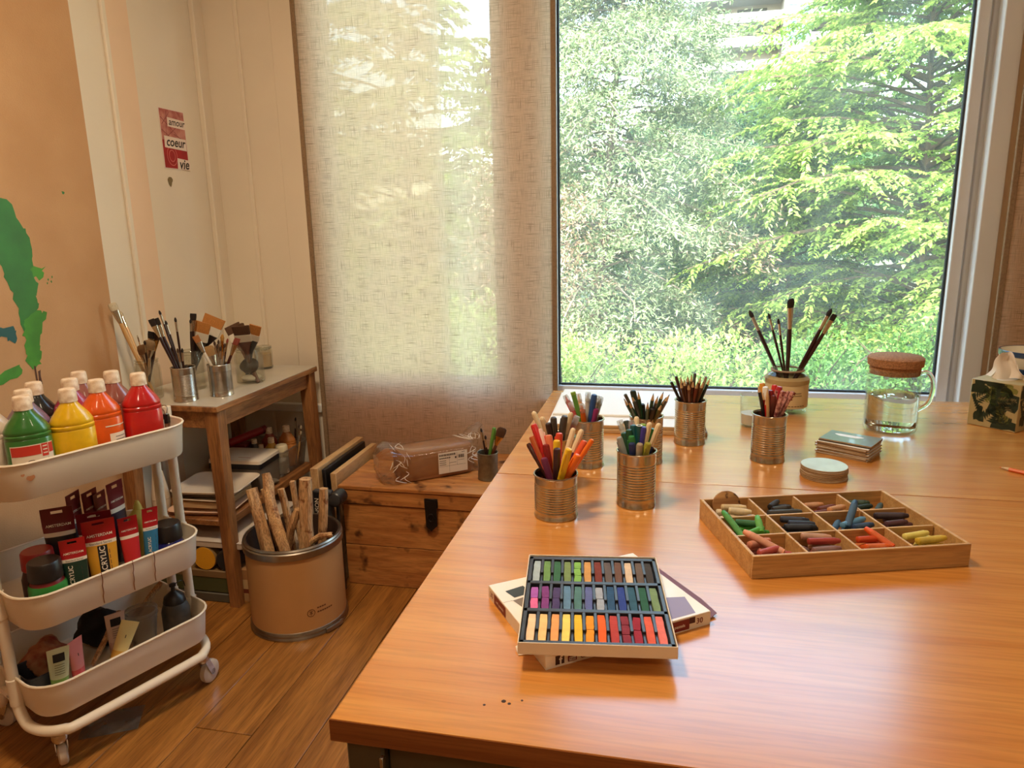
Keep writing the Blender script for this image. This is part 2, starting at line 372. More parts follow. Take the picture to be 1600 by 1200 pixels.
# ================================================================== OUTSIDE
rng = np.random.default_rng(11)
def leaf_mesh(name, C, D, N, L, W, mat, fold=.25):
    n = len(C); D = D/np.linalg.norm(D, axis=1, keepdims=True)
    S = np.cross(D, N); S /= (np.linalg.norm(S, axis=1, keepdims=True)+1e-9); U = np.cross(S, D)
    L = L[:, None]; W = W[:, None]
    V = np.empty((n, 4, 3)); V[:, 0] = C; V[:, 1] = C+D*L*.45-S*W*.5+U*W*fold; V[:, 2] = C+D*L-U*L*.12; V[:, 3] = C+D*L*.45+S*W*.5+U*W*fold
    me = bpy.data.meshes.new(name); me.vertices.add(4*n); me.vertices.foreach_set('co', V.reshape(-1).astype(np.float32))
    b = np.arange(n)[:, None]*4; I = np.concatenate([b, b+1, b+2, b, b+2, b+3], axis=1).reshape(-1).astype(np.int32)
    me.loops.add(6*n); me.loops.foreach_set('vertex_index', I)
    me.polygons.add(2*n); me.polygons.foreach_set('loop_start', (np.arange(2*n)*3).astype(np.int32))
    me.materials.append(mat); me.update(calc_edges=True); return me
def unit(a): return a/(np.linalg.norm(a, axis=-1, keepdims=True)+1e-9)
bark = pm('bark', (92, 74, 58), .85, var=.35, vscale=12, bump=.4, bscale=30)
bark_grey = pm('bark_grey', (120, 108, 98), .85, var=.3, vscale=12)
def tree(name, label, base, H, prof, nb, ntw, nlf, lsize, mat, kind='broad', z0=.1, seed=1, group='trees beyond the window', barkm=None, dead=None):
    r = np.random.default_rng(seed); root = thing(name, label, 'tree', base, group=group)
    barkm = barkm or bark
    tg = G(); lean = r.normal(0, .02, 2)
    tg.tube([(lean[0]*H*t*2, lean[1]*H*t*2, H*.93*t) for t in np.linspace(0, 1, 7)], [.045*H/5*(1-.9*t)+.008 for t in np.linspace(0, 1, 7)], 8)
    tg.build('trunk', barkm, root)
    bg = G(); C = []; D = []; N = []; Ls = []
    for i in range(nb):
        h = z0+(.97-z0)*((i+.5)/nb)**.9; az = 2.39996*i+r.normal(0, .35); R = prof(h)*(.75+.5*r.random())
        o = np.array([lean[0]*H*h*2, lean[1]*H*h*2, H*h*.95]); out = np.array([cos(az), sin(az), 0])
        rise = (.35 if kind == 'broad' else .12)+r.normal(0, .12); ts = np.linspace(0, 1, 6)
        pts = [o+out*R*t+np.array([0, 0, R*(rise*t-.32*t*t)])+np.append(r.normal(0, .03, 2)*t, 0) for t in ts]
        bg.tube(pts, [.016*R/1.5*(1-.85*t)+.003 for t in ts], 4, cap=False)
        P = np.array(pts)
        for k in range(ntw):
            tt = .22+.78*(k+r.random())/ntw; f = min(tt*5, 4.999); j = int(f); p = P[j]+(P[j+1]-P[j])*(f-j); d = unit(P[j+1]-P[j])
            side = unit(np.cross(d, [0, 0, 1]))*(1 if k % 2 else -1)
            td = unit(d*.8+side*(.7+.3*r.random())+np.array([0, 0, r.normal(-.08, .18)])); tl = (.18+.30*(1-tt*.6))*min(R, 1.6)*(.6+.6*r.random())
            m = max(4, int(nlf*(.6+.8*r.random())))
            s = (np.arange(m)+r.random(m)*.5)/m
            c = p+td*tl*s[:, None]+np.array([0, 0, -1.])*(tl*.25*s**2)[:, None]
            if kind == 'broad':
                sd2 = unit(np.cross(td, [0, 0, 1])); sg = np.where(np.arange(m) % 2, 1, -1)[:, None]
                dd = td*.75+sd2*sg*.8+r.normal(0, .22, (m, 3))+np.array([0, 0, -.25]); nn_ = np.array([0, 0, 1.])+r.normal(0, .35, (m, 3))
                ll = lsize*(.65+.6*r.random(m))
            else:
                dd = td*.7+r.normal(0, .75, (m, 3))+np.array([0, 0, .1]); nn_ = r.normal(0, 1, (m, 3)); ll = lsize*(.6+.8*r.random(m)); c = c+r.normal(0, .045, (m, 3))
            C.append(c); D.append(dd); N.append(nn_); Ls.append(ll)
    bg.build('branches', barkm, root)
    C = np.concatenate(C); D = np.concatenate(D); N = unit(np.concatenate(N)); Ls = np.concatenate(Ls)
    wid = Ls*(.5 if kind == 'broad' else .3)
    if dead is not None:
        q = (np.sin(C[:, 0]*2.1+seed)+np.sin(C[:, 2]*1.7+C[:, 1])+r.normal(0, .5, len(C))) > 1.15
        o = obj('dry_twigs', leaf_mesh('dry_twigs', C[q], D[q], N[q], Ls[q], wid[q], dead), root); o['kind'] = 'stuff'
        C, D, N, Ls, wid = C[~q], D[~q], N[~q], Ls[~q], wid[~q]
    o = obj('foliage', leaf_mesh('foliage', C, D, N, Ls, wid, mat), root); o['kind'] = 'stuff'
    return root
def shrub(label, base, R, Hs, n, lsize, mat, seed):
    r = np.random.default_rng(seed); root = thing('shrub', label, 'shrub', base, group='shrubs under the window')
    sg = G()
    for k in range(9):
        a = r.random()*2*pi; e = np.array([cos(a)*R*.7, sin(a)*R*.7, Hs*(.6+.4*r.random())])
        sg.tube([e*t+np.array([0, 0, .12*sin(pi*t)]) for t in (0, .35, .7, 1)], [.012, .009, .006, .002], 4, cap=False)
    sg.build('stems', bark, root)
    u = unit(r.normal(0, 1, (n, 3))); u[:, 2] = np.abs(u[:, 2]); rad = (.45+.55*r.random(n)**.4)*(1+.18*np.sin(u[:, 0]*7+seed)*np.cos(u[:, 1]*6))
    C = u*np.array([R, R, Hs])*rad[:, None]; D = unit(u+r.normal(0, .7, (n, 3))); N = unit(np.array([0, 0, 1.])+u*.5+r.normal(0, .5, (n, 3)))
    L = lsize*(.6+.7*r.random(n)); o = obj('foliage', leaf_mesh('foliage', C, D, N, L, L*.5, mat), root); o['kind'] = 'stuff'
lf_bright = leafmat('leaf_bright', [(104, 138, 56), (138, 168, 72), (166, 186, 92), (122, 154, 70), (186, 198, 112)], .45)
lf_mid = leafmat('leaf_mid', [(70, 112, 50), (96, 138, 62), (120, 158, 78)], .4)
lf_con = leafmat('needle_grey', [(92, 112, 80), (126, 142, 104), (152, 164, 124), (110, 124, 88), (172, 172, 138)], .3)
lf_dkcon = leafmat('needle_dark', [(48, 82, 54), (70, 108, 68), (92, 126, 84)], .3)
lf_back = leafmat('leaf_back', [(50, 78, 42), (72, 104, 54), (98, 128, 70)], .35)
lf_shrub = leafmat('leaf_shrub', [(122, 150, 70), (156, 178, 96), (182, 194, 122), (140, 164, 84)], .45)
dry = leafmat('dry_twig', [(170, 138, 116), (196, 164, 140), (150, 122, 100)], .2)
GZ = -.55
gr = structure(G().box(-40, 40, WY+.2, 130, GZ-.1, GZ).build('ground', pm('garden_ground', (84, 92, 54), .95, var=.4, vscale=2, c2=(70, 62, 42))), 'green garden ground outside the window', 'ground')
egg = lambda R: (lambda h: R*max(.15, sin(pi*min(.97, h+.1)**.8))**.7)
cone = lambda R: (lambda h: R*(1.04-h)**.75)
tree('grey_conifer', 'grey green conifer with dry pinkish twigs at left of the window', (-.85, 8.4, GZ), 5.5, lambda h: 1.75*(1.05-h)**.45, 170, 16, 44, .056, lf_con, 'con', .03, 3, barkm=bark_grey, dead=dry)
tree('dark_conifer', 'darker green conifer standing between the two big trees', (1.1, 11.6, GZ), 4.1, cone(2.0), 110, 14, 36, .075, lf_dkcon, 'con', .03, 5)
tree('broadleaf_tree', 'bright yellow green broadleaf tree at right of the window', (2.75, 8.4, GZ), 5.4, egg(2.15), 200, 18, 28, .066, lf_bright, 'broad', .06, 8)
tree('broadleaf_tree', 'smaller yellow green tree half hidden behind the bright broadleaf tree', (1.55, 9.7, GZ), 3.7, egg(1.35), 90, 14, 24, .075, lf_bright, 'broad', .05, 18)
tree('broadleaf_tree', 'bright green tree seen dimly through the linen blind', (-3.35, 9.4, GZ), 6.6, egg(1.9), 90, 12, 22, .10, lf_bright, 'broad', .05, 9)
tree('broadleaf_tree', 'mid green tree standing right beyond the window edge', (6.6, 9.8, GZ), 6.4, egg(2.4), 80, 12, 20, .11, lf_mid, 'broad', .05, 10)
for k, (x, y, h, R) in enumerate(((-7.5, 14.5, 6.0, 3.0), (-3.2, 15, 5.6, 2.8), (.2, 15.5, 4.4, 2.6), (3.6, 15.0, 4.3, 2.6), (7.4, 15, 6.4, 3.0))):
    tree('background_tree', ['large dark tree at far left behind the blind', 'dark tree directly behind the grey conifer', 'low dark tree below the white tower block', 'low dark tree behind the bright broadleaf tree', 'large dark tree at far right behind the others'][k],
         (x, y, GZ), h, egg(R), 70, 11, 17, .17, lf_back, 'broad', .04, 20+k)
for k, (x, y, R, Hs, n) in enumerate(((-3.3, 6.3, .9, 1.15, 4200), (-1.75, 5.9, .85, 1.25, 5200), (-.75, 5.4, .75, 1.0, 5000), (.25, 5.7, .8, .95, 5200), (1.15, 6.1, .8, .9, 4800), (2.1, 6.4, .8, .95, 4600), (3.2, 6.2, .85, 1.1, 4200))):
    shrub('pale green leafy shrub under the window, %s from the left' % ORD[k], (x, y, GZ), R, Hs, int(n*1.5), .048, lf_shrub if k not in (4, 5) else lf_mid, 40+k)

# tower block far behind
tb = thing('tower_block', 'white tower block with balconies and blue glazed stairwell, far behind trees', 'building', (12, 102, GZ))
bw = pm('tower_white', (142, 141, 138), .7); bd = pm('tower_recess', (46, 42, 40), .7); bgl = pm('tower_glass', (62, 112, 168), .15, spec=.8); brl = pm('tower_rail', (196, 192, 186), .6)
G().box(-9, 15, 6, 18, 0, 62).build('wall', bw, tb)
G().box(2.0, 5.4, 2.2, 6, 0, 62).build('stair_tower', bw, tb)
pane_m = G().box(-.66, .66, -.06, .06, -.5, .5).mesh('pane', bgl)
slab_l = G().box(-9, 2.0, 2.4, 6, -.15, .15).mesh('balcony_slab', bw); slab_r = G().box(5.4, 15, 2.4, 6, -.15, .15).mesh('balcony_slab', bw)
par_l = G().box(-9, 2.0, 2.25, 2.4, -.2, 1.0).mesh('parapet', bw); par_r = G().box(5.4, 15, 2.25, 2.4, -.2, 1.0).mesh('parapet', bw)
win_m = G().box(-1.9, 1.9, -.05, .05, -1.0, 1.0).mesh('window', bd)
for fl_ in range(21):
    z = 1.2+2.9*fl_
    for me in (slab_l, slab_r, par_l, par_r):
        obj(me.name.split('.')[0], me, tb).location = (0, 0, z)
    if fl_ > 7:
        for wx in (-6.4, -1.6, 7.8, 12.2):
            obj('window', win_m, tb).location = (wx, 5.96, z+1.3)
        for px in (2.9, 4.5):
            for pz in (.75, 1.95):
                obj('pane', pane_m, tb).location = (px, 2.18, z+pz)

# ================================================================== BLINDS
linen = fabric('linen_blind', (232, 204, 174), (116, 88, 64), see=.09, wx=620, wz=620)
linen2 = fabric('linen_blind_second', (250, 226, 202), (172, 142, 116), see=.16, tl_=.85, wx=620, wz=620)
hemm = pm('blind_hem', (150, 122, 92), .85, var=.2, vscale=120)
def blind(label, x0, x1, y, z0, z1, hems=(1, 1), m=linen):
    b = thing('linen_blind', label, 'blind', ((x0+x1)/2, y, z0), group='linen panel blinds'); w = (x1-x0)/2
    G().sheet(lambda u, v: ((u*2-1)*w, .0035*sin(u*9+v*2)*(1-v)+.002*sin(v*7+u*3), v*(z1-z0)), 24, 24).build('panel', m, b)
    for s, k in ((-1, hems[0]), (1, hems[1])):
        if k: G().cbox(s*w-.009, s*w+.009, -.007, .005, 0, z1-z0, .002).build('side_hem', hemm, b)
    G().cbox(-w, w, -.006, .006, -.004, .022, .002).build('weight_bar', hemm, b)
    G().cbox(-w, w, -.012, .012, z1-z0, z1-z0+.03, .002).build('top_rail', whitepaint, b)
blind('wide linen panel blind hanging behind the wooden chest', -1.385, -.405, 2.650, .035, 2.62)
blind('second linen layer behind the wide blind on its left half', -1.375, -.835, 2.688, .035, 2.62, (0, 0), linen2)
blind('linen panel blind behind the tissue box at right', 1.085, 2.3, 2.640, .035, 2.62)

# ================================================================== WORK TABLES
beech = wood('beech_table', (214, 146, 70), (198, 126, 54), (1.6, 30, 30), .27, 1.0, fine=.14, bump=.04, spec=.5)
beech_edge = wood('beech_edge', (176, 106, 54), (140, 78, 36), (2.2, 40, 60), .4, .1, fine=.2)
olive = pm('olive_metal', (92, 82, 60), .45, metal=.3)
speck = pm('dark_speck', (50, 28, 14), .7)
def worktable(label, x0, x1, y0, y1):
    cx, cy = (x0+x1)/2, (y0+y1)/2; w, d = (x1-x0)/2, (y1-y0)/2
    t = thing('work_table', label, 'table', (cx, cy, 0), group='beech work tables')
    G().cbox(-w, w, -d+.0012, d-.0012, .712, .74, .0004).build('tabletop', beech, t)
    G().cbox(-w-.0015, w+.0015, -d+.0004, -d+.0012, .7125, .7392, .0003).build('edge_band', beech_edge, t)
    for sx in (-1, 1):
        for sy in (-1, 1):
            cx_, cy_ = sx*(w-.033), sy*(d-.033)
            G().cbox(cx_-.022, cx_+.022, cy_-.022, cy_+.022, 0, .712, .003).build('leg', olive, t)
    for sy in (-1, 1): G().cbox(-w+.056, w-.056, sy*(d-.034)-.012, sy*(d-.034)+.012, .655, .712, .002).build('apron', olive, t)
    for sx in (-1, 1): G().cbox(sx*(w-.034)-.012, sx*(w-.034)+.012, -d+.056, d-.056, .655, .712, .002).build('apron', olive, t)
    return t
t1 = worktable('near beech work table holding the open pastel tray', -.345, 1.255, .616, 1.414)
t2 = worktable('far beech work table by the window holding the glass jug', -.345, 1.255, 1.415, 2.213)
pin = G()
pin.cbox(-.742-.0, -.738, -.406, -.3995, .668, .705, .0006)
pin.build('corner_clip', pm('steel', (170, 165, 155), .3, metal=1), t1)
for sx, sy, r in ((-.62, -.335, .003), (-.613, -.338, .0022), (-.60, -.33, .0016), (-.64, -.345, .0018), (.1, -.25, .002), (-.02, -.3, .002), (.13, -.285, .0016)):
    G().lathe([(r, .7399), (r*.8, .7404)], 7).xf(Matrix.Translation((sx, sy, 0))).build('paint_speck', speck, t1)

# ================================================================== SIDE TABLE
oldoak = wood('old_oak', (176, 118, 66), (126, 76, 38), (30, 30, 3), .5, .05, fine=.3)
oldoak_x = wood('old_oak_rail', (176, 118, 66), (120, 72, 36), (30, 3, 30), .5, .05, fine=.3)
laminate = pm('grey_laminate', (196, 186, 170), .35, var=.08, vscale=9)
sx0, sx1, sy0, sy1, SZ = -1.80, -1.398, 1.955, 2.640, .715
st = thing('side_table', 'small oak side table with grey laminate top and lower shelf', 'table', ((sx0+sx1)/2, (sy0+sy1)/2, 0))
ox, oy = (sx0+sx1)/2, (sy0+sy1)/2; hw, hd = (sx1-sx0)/2, (sy1-sy0)/2
G().cbox(-hw, hw, -hd, hd, SZ-.022, SZ-.003, .002).build('tabletop', oldoak_x, st)
G().cbox(-hw+.001, hw-.001, -hd+.001, hd-.001, SZ-.003, SZ, .0008).build('laminate_sheet', laminate, st)
for sx in (-1, 1):
    for sy in (-1, 1):
        a, b = sx*(hw-.032), sy*(hd-.034)
        g = G(); g.rings([rrect(.036, .036, .004, 0, 2, a+sx*.012, b+sy*.012), rrect(.050, .050, .004, SZ-.022, 2, a, b)]); g.build('leg', oldoak, st)
for sx in (-1, 1): G().cbox(sx*(hw-.03)-.01, sx*(hw-.03)+.01, -hd+.05, hd-.05, SZ-.082, SZ-.022, .002).build('apron', oldoak_x, st)
for sy in (-1, 1): G().cbox(-hw+.05, hw-.05, sy*(hd-.03)-.01, sy*(hd-.03)+.01, SZ-.082, SZ-.022, .002).build('apron', oldoak_x, st)
SHZ = .305
G().cbox(-hw+.03, hw-.045, -hd+.03, hd-.03, SHZ-.02, SHZ, .002).build('shelf', oldoak_x, st)
G().cbox(hw-.045, hw-.03, -hd+.06, hd-.06, SHZ-.024, SHZ+.004, .002).build('shelf_edge', oldoak_x, st)

# ================================================================== CANS, JARS
tin = pm('tin_plate', (206, 194, 174), .24, metal=1, var=.2, vscale=30, bump=.03, bscale=20)
tin2 = pm('tin_plate_bright', (206, 200, 190), .26, metal=1, var=.2, vscale=30)
tin_dull = pm('tin_plate_dull', (140, 126, 104), .5, metal=.9, var=.3, vscale=40)
canm = {}
def can(label, x, y, z, r=.037, h=.108, m=tin, ribs=13, group='tin cans used as holders'):
    c = thing('tin_can', label, 'can', (x, y, z), group=group, rotz=random.random()*6)
    k = (r, h, ribs, m.name)
    if k not in canm:
        pr = [(r*.97, 0), (r*1.012, .0008), (r*1.012, .003), (r*.985, .0045), (r*.985, h*.16)]
        z0, z1 = h*.18, h*.80
        for i in range(ribs):
            a = z0+(z1-z0)*i/ribs; s = (z1-z0)/ribs
            pr += [(r*.985, a), (r*.945, a+s*.32), (r*.945, a+s*.5), (r*.985, a+s*.8)]
        pr += [(r*.985, z1), (r*.985, h-.004)]
        body = G().lathe(pr, 36, True, False)
        body.lathe([(r*.985, h-.004), (r*.955, h-.004), (r*.945, h*.5), (r*.95, .003), (.001, .003)], 36, False, False)
        rim = G().tube([((r*.985)*cos(a), (r*.985)*sin(a), h-.002) for a in np.linspace(0, 2*pi, 37)[:-1]], .0018, 6, closed=True)
        seam = G().cbox(r*.975, r*.992, -.0018, .0018, .005, h-.005, .0006)
        canm[k] = (body.mesh('body', m, 50), rim.mesh('rim', m), seam.mesh('seam', m))
    for nm, me in zip(('body', 'rim', 'seam'), canm[k]): obj(nm, me, c)
    return c
can('wide short tin can of felt pens nearest the table edge', -.186, 1.213, .74, .040, .082, ribs=11)
can('tin can hidden just behind the wide felt pen can', -.205, 1.36, .74)
can('tin can of clear capped markers near the drawing boards', -.16, 1.502, .74)
can('tin can of green and blue felt pens in front row', -.044, 1.29, .74)
can('tin can of dark green pencils behind the green felt pens', -.033, 1.543, .74)
can('tin can of brown pencils closest to the window', .067, 1.702, .74)
can('tin can of red pencils in front of the brush jar', .233, 1.596, .74)
can('ribbed tin can of slim dark brushes on the side table', -1.555, 2.022, SZ, .0385, .115, tin2, 16)
can('shiny tin can of small brushes at side table edge', -1.48, 2.109, SZ, .0385, .110, tin2, 20)
can('dull tin can of brushes on the wooden chest', -.603, 2.336, .38, .037, .10, tin_dull, 1)
jarglass = thinglass('jar_glass', (248, 248, 244), dust=.075, rough=.05, dustcol=(220, 214, 200), dscale=30)
clear = thinglass('clear_glass', (250, 252, 251), rough=.01, refl=1.2)
def jar(label, x, y, z, r, h, neck=.86, m=jarglass, name='glass_jar', thread=True):
    j = thing(name, label, 'jar', (x, y, z), group='glass jars')
    n = 36
    pr = [(.001, .0), (r*.88, 0), (r*.97, .004), (r, .012), (r, h*.74), (r*.97, h*.82), (r*neck, h*.9), (r*neck, h-.003)]
    g = G().lathe(pr, n, False, False); g.lathe([(r*neck, h-.003), (r*neck-.003, h-.003), (r*neck-.003, h*.9), (r-.004, h*.76), (r-.004, .012), (.001, .008)], n, False, False)
    g.build('body', m, j)
    G().tube([(r*neck*cos(a), r*neck*sin(a), h-.002) for a in np.linspace(0, 2*pi, n+1)[:-1]], .0026, 6, closed=True).build('rim', m, j)
    if thread: G().tube([((r*neck+.0005)*cos(a), (r*neck+.0005)*sin(a), h*.93-.002*a/pi) for a in np.linspace(0, 2*pi, n+1)[:-1]], .0012, 5, closed=True).build('screw_thread', m, j)
    return j
jar('tall glass jar of wooden brushes at the left end of side table', -1.697, 2.03, SZ, .0405, .135)
jar('glass jar holding wide orange brushes behind the two tin cans', -1.641, 2.185, SZ, .0415, .140)
j3 = jar('squat glass jar of flat brushes with a dark soaked rag inside', -1.496, 2.313, SZ, .0505, .130)
g = G()
rr_ = random.Random(3)
def lump(g, cx, cy, cz, rx, ry, rz, seed, amp=.25, n=14, m=10):
    r = random.Random(seed); ph = [r.random()*6 for _ in range(6)]
    R = []
    for i in range(m+1):
        th = pi*i/m; ring = []
        for j in range(n):
            a = 2*pi*j/n; k = 1+amp*(.5*sin(3*a+ph[0]+2*th)+.3*sin(5*a+ph[1]-3*th)+.4*sin(4*th+ph[2])*cos(2*a+ph[3]))
            s = max(sin(th), .02); ring.append((cx+rx*k*s*cos(a), cy+ry*k*s*sin(a), cz-rz*cos(th)*(1 if i in (0, m) else (1+amp*.4*sin(a*2+ph[4])))))
        R.append(ring)
    return g.rings(R)
lump(G(), 0, 0, .062, .034, .03, .028, 4, .18).build('dark_rag', pm('dark_rag', (52, 44, 40), .8, var=.4, vscale=60), j3, label='dark soaked rag')
lump(G(), .002, 0, .018, .036, .036, .012, 9, .08).build('cloudy_sediment', pm('sediment', (206, 196, 178), .7), j3)
j4 = jar('small jar of beige paste at the back of side table', -1.593, 2.565, SZ, .036, .092, .93)
G().lathe([(.001, .0095), (.030, .0095), (.0315, .014), (.0315, .062), (.001, .064)], 28, False, False).build('beige_paste', pm('beige_paste', (206, 176, 138), .75, var=.15, vscale=30), j4)
lump(G(), 0, 0, .083, .031, .031, .010, 12, .25).build('crumpled_wrap', thinglass('cling_wrap', (240, 236, 226), dust=.35, rough=.1, dscale=60), j4)

# big brush jar on the table with paper band and ribbon, a small tumbler behind the red pencils
bj = jar('large jar of long paint brushes with cream paper band by window', .339, 2.047, .74, .0565, .128, .72, clear)
kraft = pm('cream_paper', (214, 190, 142), .7, var=.08, vscale=20)
G().lathe([(.0572, .018), (.0574, .02), (.0574, .086), (.0572, .088)], 40, False, False).build('paper_band', kraft, bj)
G().lathe([(.0572, .086), (.0585, .083), (.059, .095), (.052, .103), (.0495, .1015)], 40, False, False).build('paper_collar', pm('collar_paper', (178, 152, 104), .7, var=.1, vscale=30), bj)
red_print = pm('dark_red_print', (120, 24, 30), .6)
def on_cyl(r, ang0, zc): return lambda x, y: (r*cos(ang0+x/r), r*sin(ang0+x/r), zc+y)
for k, (da, dz, s) in enumerate(((-.10, .052, .008), (.0, .06, .006), (.07, .05, .007), (-.02, .042, .006), (.12, .062, .005), (-.16, .064, .005))):
    g = G(); a0 = -1.75+da*3; P = [on_cyl(.0578, a0, dz)(s*(1+.35*sin(5*a))*cos(a), s*(1+.35*sin(5*a))*sin(a)) for a in np.linspace(0, 2*pi, 17)[:-1]]
    g.add(P, [tuple(range(16))]); g.build('printed_flower', red_print, bj)
ink = pm('brown_ink', (84, 58, 40), .7)
for zz, wd in ((.060, .022), (.053, .026), (.024, .05)):
    g = G(); f = on_cyl(.0578, -1.18, zz)
    for q in range(6): g.add([f(-wd/2+wd*q/6, 0), f(-wd/2+wd*(q+.7)/6, 0), f(-wd/2+wd*(q+.7)/6, .0022), f(-wd/2+wd*q/6, .0022)], [(0, 1, 2, 3)])
    g.build('printed_line', ink, bj)
rib = pm('taupe_ribbon', (150, 124, 100), .7)
G().tube([(.0425*cos(a), .0425*sin(a), .118) for a in np.linspace(0, 2*pi, 25)[:-1]], .003, 6, closed=True).build('neck_ribbon', rib, bj)
pts = [(-.040, -.015, .118), (-.055, -.018, .108), (-.070, -.02, .094), (-.076, -.022, .075), (-.074, -.022, .062)]
g = G()
for k in range(len(pts)-1):
    p, q = pts[k], pts[k+1]; g.add([(p[0], p[1]-.005, p[2]), (q[0], q[1]-.005, q[2]), (q[0]+.0012, q[1]+.005, q[2]+.0012), (p[0]+.0012, p[1]+.005, p[2]+.0012)], [(0, 1, 2, 3)])
g.build('ribbon_tail', rib, bj)
tm = thing('tumbler', 'small glass tumbler with cloudy residue beside the brush jar', 'glass', (.232, 1.876, .74))
g = G().lathe([(.001, 0), (.028, 0), (.0305, .003), (.0325, .04), (.034, .082)], 32, False, False); g.lathe([(.034, .082), (.032, .082), (.0305, .04), (.0285, .006), (.001, .006)], 32, False, False); g.build('body', clear, tm)
G().lathe([(.001, .0065), (.0282, .0065), (.030, .034), (.001, .035)], 28, False, False).build('residue', pm('cloudy_residue', (214, 206, 190), .6), tm)
G().tube([(.033*cos(a), .033*sin(a), .082) for a in np.linspace(0, 2*pi, 33)[:-1]], .0012, 5, closed=True).build('rim', clear, tm)

# glass jug
jg = thing('glass_jug', 'clear glass jug half full of water with a cork lid', 'jug', (.563, 1.883, .74))
R_ = .0615
g = G().lathe([(.001, 0), (.052, 0), (.059, .003), (R_, .012), (R_, .10), (R_-.001, .158)], 48, False, False)
g.lathe([(R_-.001, .158), (R_-.0035, .158), (R_-.0025, .10), (R_-.0025, .014), (.052, .006), (.001, .006)], 48, False, False); g.build('body', clear, jg)
watm, t, out = newmat('water'); gb = nn(t, 'ShaderNodeBsdfGlass'); gb.inputs['IOR'].default_value = 1.33; gb.inputs['Roughness'].default_value = 0; gb.inputs[0].default_value = (.97, .99, .98, 1)
t.links.new(gb.outputs[0], out.inputs[0])
G().lathe([(.001, .0065), (.0515, .0065), (R_-.003, .0145), (R_-.003, .093), (.001, .093)], 48, False, False).build('water', watm, jg)
cork = pm('cork', (176, 124, 82), .85, var=.45, vscale=260, bump=.3, bscale=300)
G().lathe([(.001, .146), (R_-.005, .146), (R_-.004, .166), (R_+.001, .168), (R_+.002, .186), (R_-.003, .190), (.001, .191)], 48, False, False).build('cork_lid', cork, jg)
hp = [(.058, .005, .145), (.078, .01, .148), (.092, .012, .128), (.094, .012, .098), (.084, .01, .068), (.060, .006, .052)]
def smooth(pts, k=4):
    P = [Vector(p) for p in pts]; out = []
    for i in range(len(P)-1):
        a, b, c, d = P[max(i-1, 0)], P[i], P[i+1], P[min(i+2, len(P)-1)]
        for j in range(k):
            t = j/k; out.append(.5*((2*b)+(c-a)*t+(2*a-5*b+4*c-d)*t*t+(3*b-a-3*c+d)*t**3))
    out.append(P[-1]); return out
hnd = pm('solid_glass', (248, 250, 249), .02, trans=1)
G().tube(smooth(hp), .0055, 10).build('handle', hnd, jg)

# ================================================================== PENS, PENCILS, BRUSHES
PC = dict(red=(196, 32, 30), rust=(176, 84, 36), darkbrown=(66, 30, 22), coral=(206, 70, 64), palepink=(232, 190, 176), redorange=(206, 66, 40), salmon=(222, 120, 84), darkred=(128, 18, 22), orange=(236, 112, 28), yellow=(232, 186, 36),
  plumblack=(58, 26, 38), plum=(110, 42, 78), tan=(206, 168, 124), purple=(82, 34, 70), vermilion=(214, 76, 34), brownblack=(50, 30, 26), charcoal=(72, 66, 62), mauve=(176, 128, 132), leafgreen=(92, 142, 52), pinkred=(214, 92, 92), apricot=(232, 172, 118),
  greywhite=(196, 192, 186), blue=(36, 72, 128), greygreen=(150, 160, 150), white=(232, 228, 220), magenta=(130, 36, 90), palegrey=(190, 196, 192), greenblack=(32, 48, 38), teal=(26, 82, 84), green=(44, 122, 60), navy=(30, 44, 92), darkgreen=(28, 74, 52),
  grey=(146, 148, 142), taupe=(160, 146, 126), olive=(150, 146, 48), violetblue=(62, 54, 138), lime=(132, 168, 60), slate=(84, 90, 88), black=(24, 22, 22), olivedark=(84, 84, 44), brown=(112, 62, 38), umber=(84, 52, 34), redbrown=(104, 40, 30),
  ochre=(206, 140, 48), woodpale=(206, 168, 118), crimson=(172, 30, 44), floral=(176, 110, 100))
NAMEC = dict(darkbrown='dark brown', palepink='pale pink', redorange='red orange', darkred='dark red', plumblack='plum black', brownblack='brown black', leafgreen='leaf green', pinkred='pink red', greywhite='grey white', greygreen='grey green', palegrey='pale grey', greenblack='green black', darkgreen='dark green', violetblue='violet blue', olivedark='dark olive', redbrown='red brown', woodpale='pale wood')
def pcol(c, r=.38): return pm('plastic_'+c, PC[c], r, coat=.2)
palewood = wood('pale_wood', (226, 196, 152), (204, 168, 120), (300, 300, 20), .6, fine=.1, bump=0)
clearcap = thinglass('clear_cap_plastic', (235, 236, 236), dust=.35, rough=.1, dustcol=(240, 238, 232), dscale=40)
graphite = pm('graphite', (52, 50, 50), .4)
floralm = pm('floral_print', (206, 146, 130), .6, var=1, vscale=150, c2=(110, 24, 30))
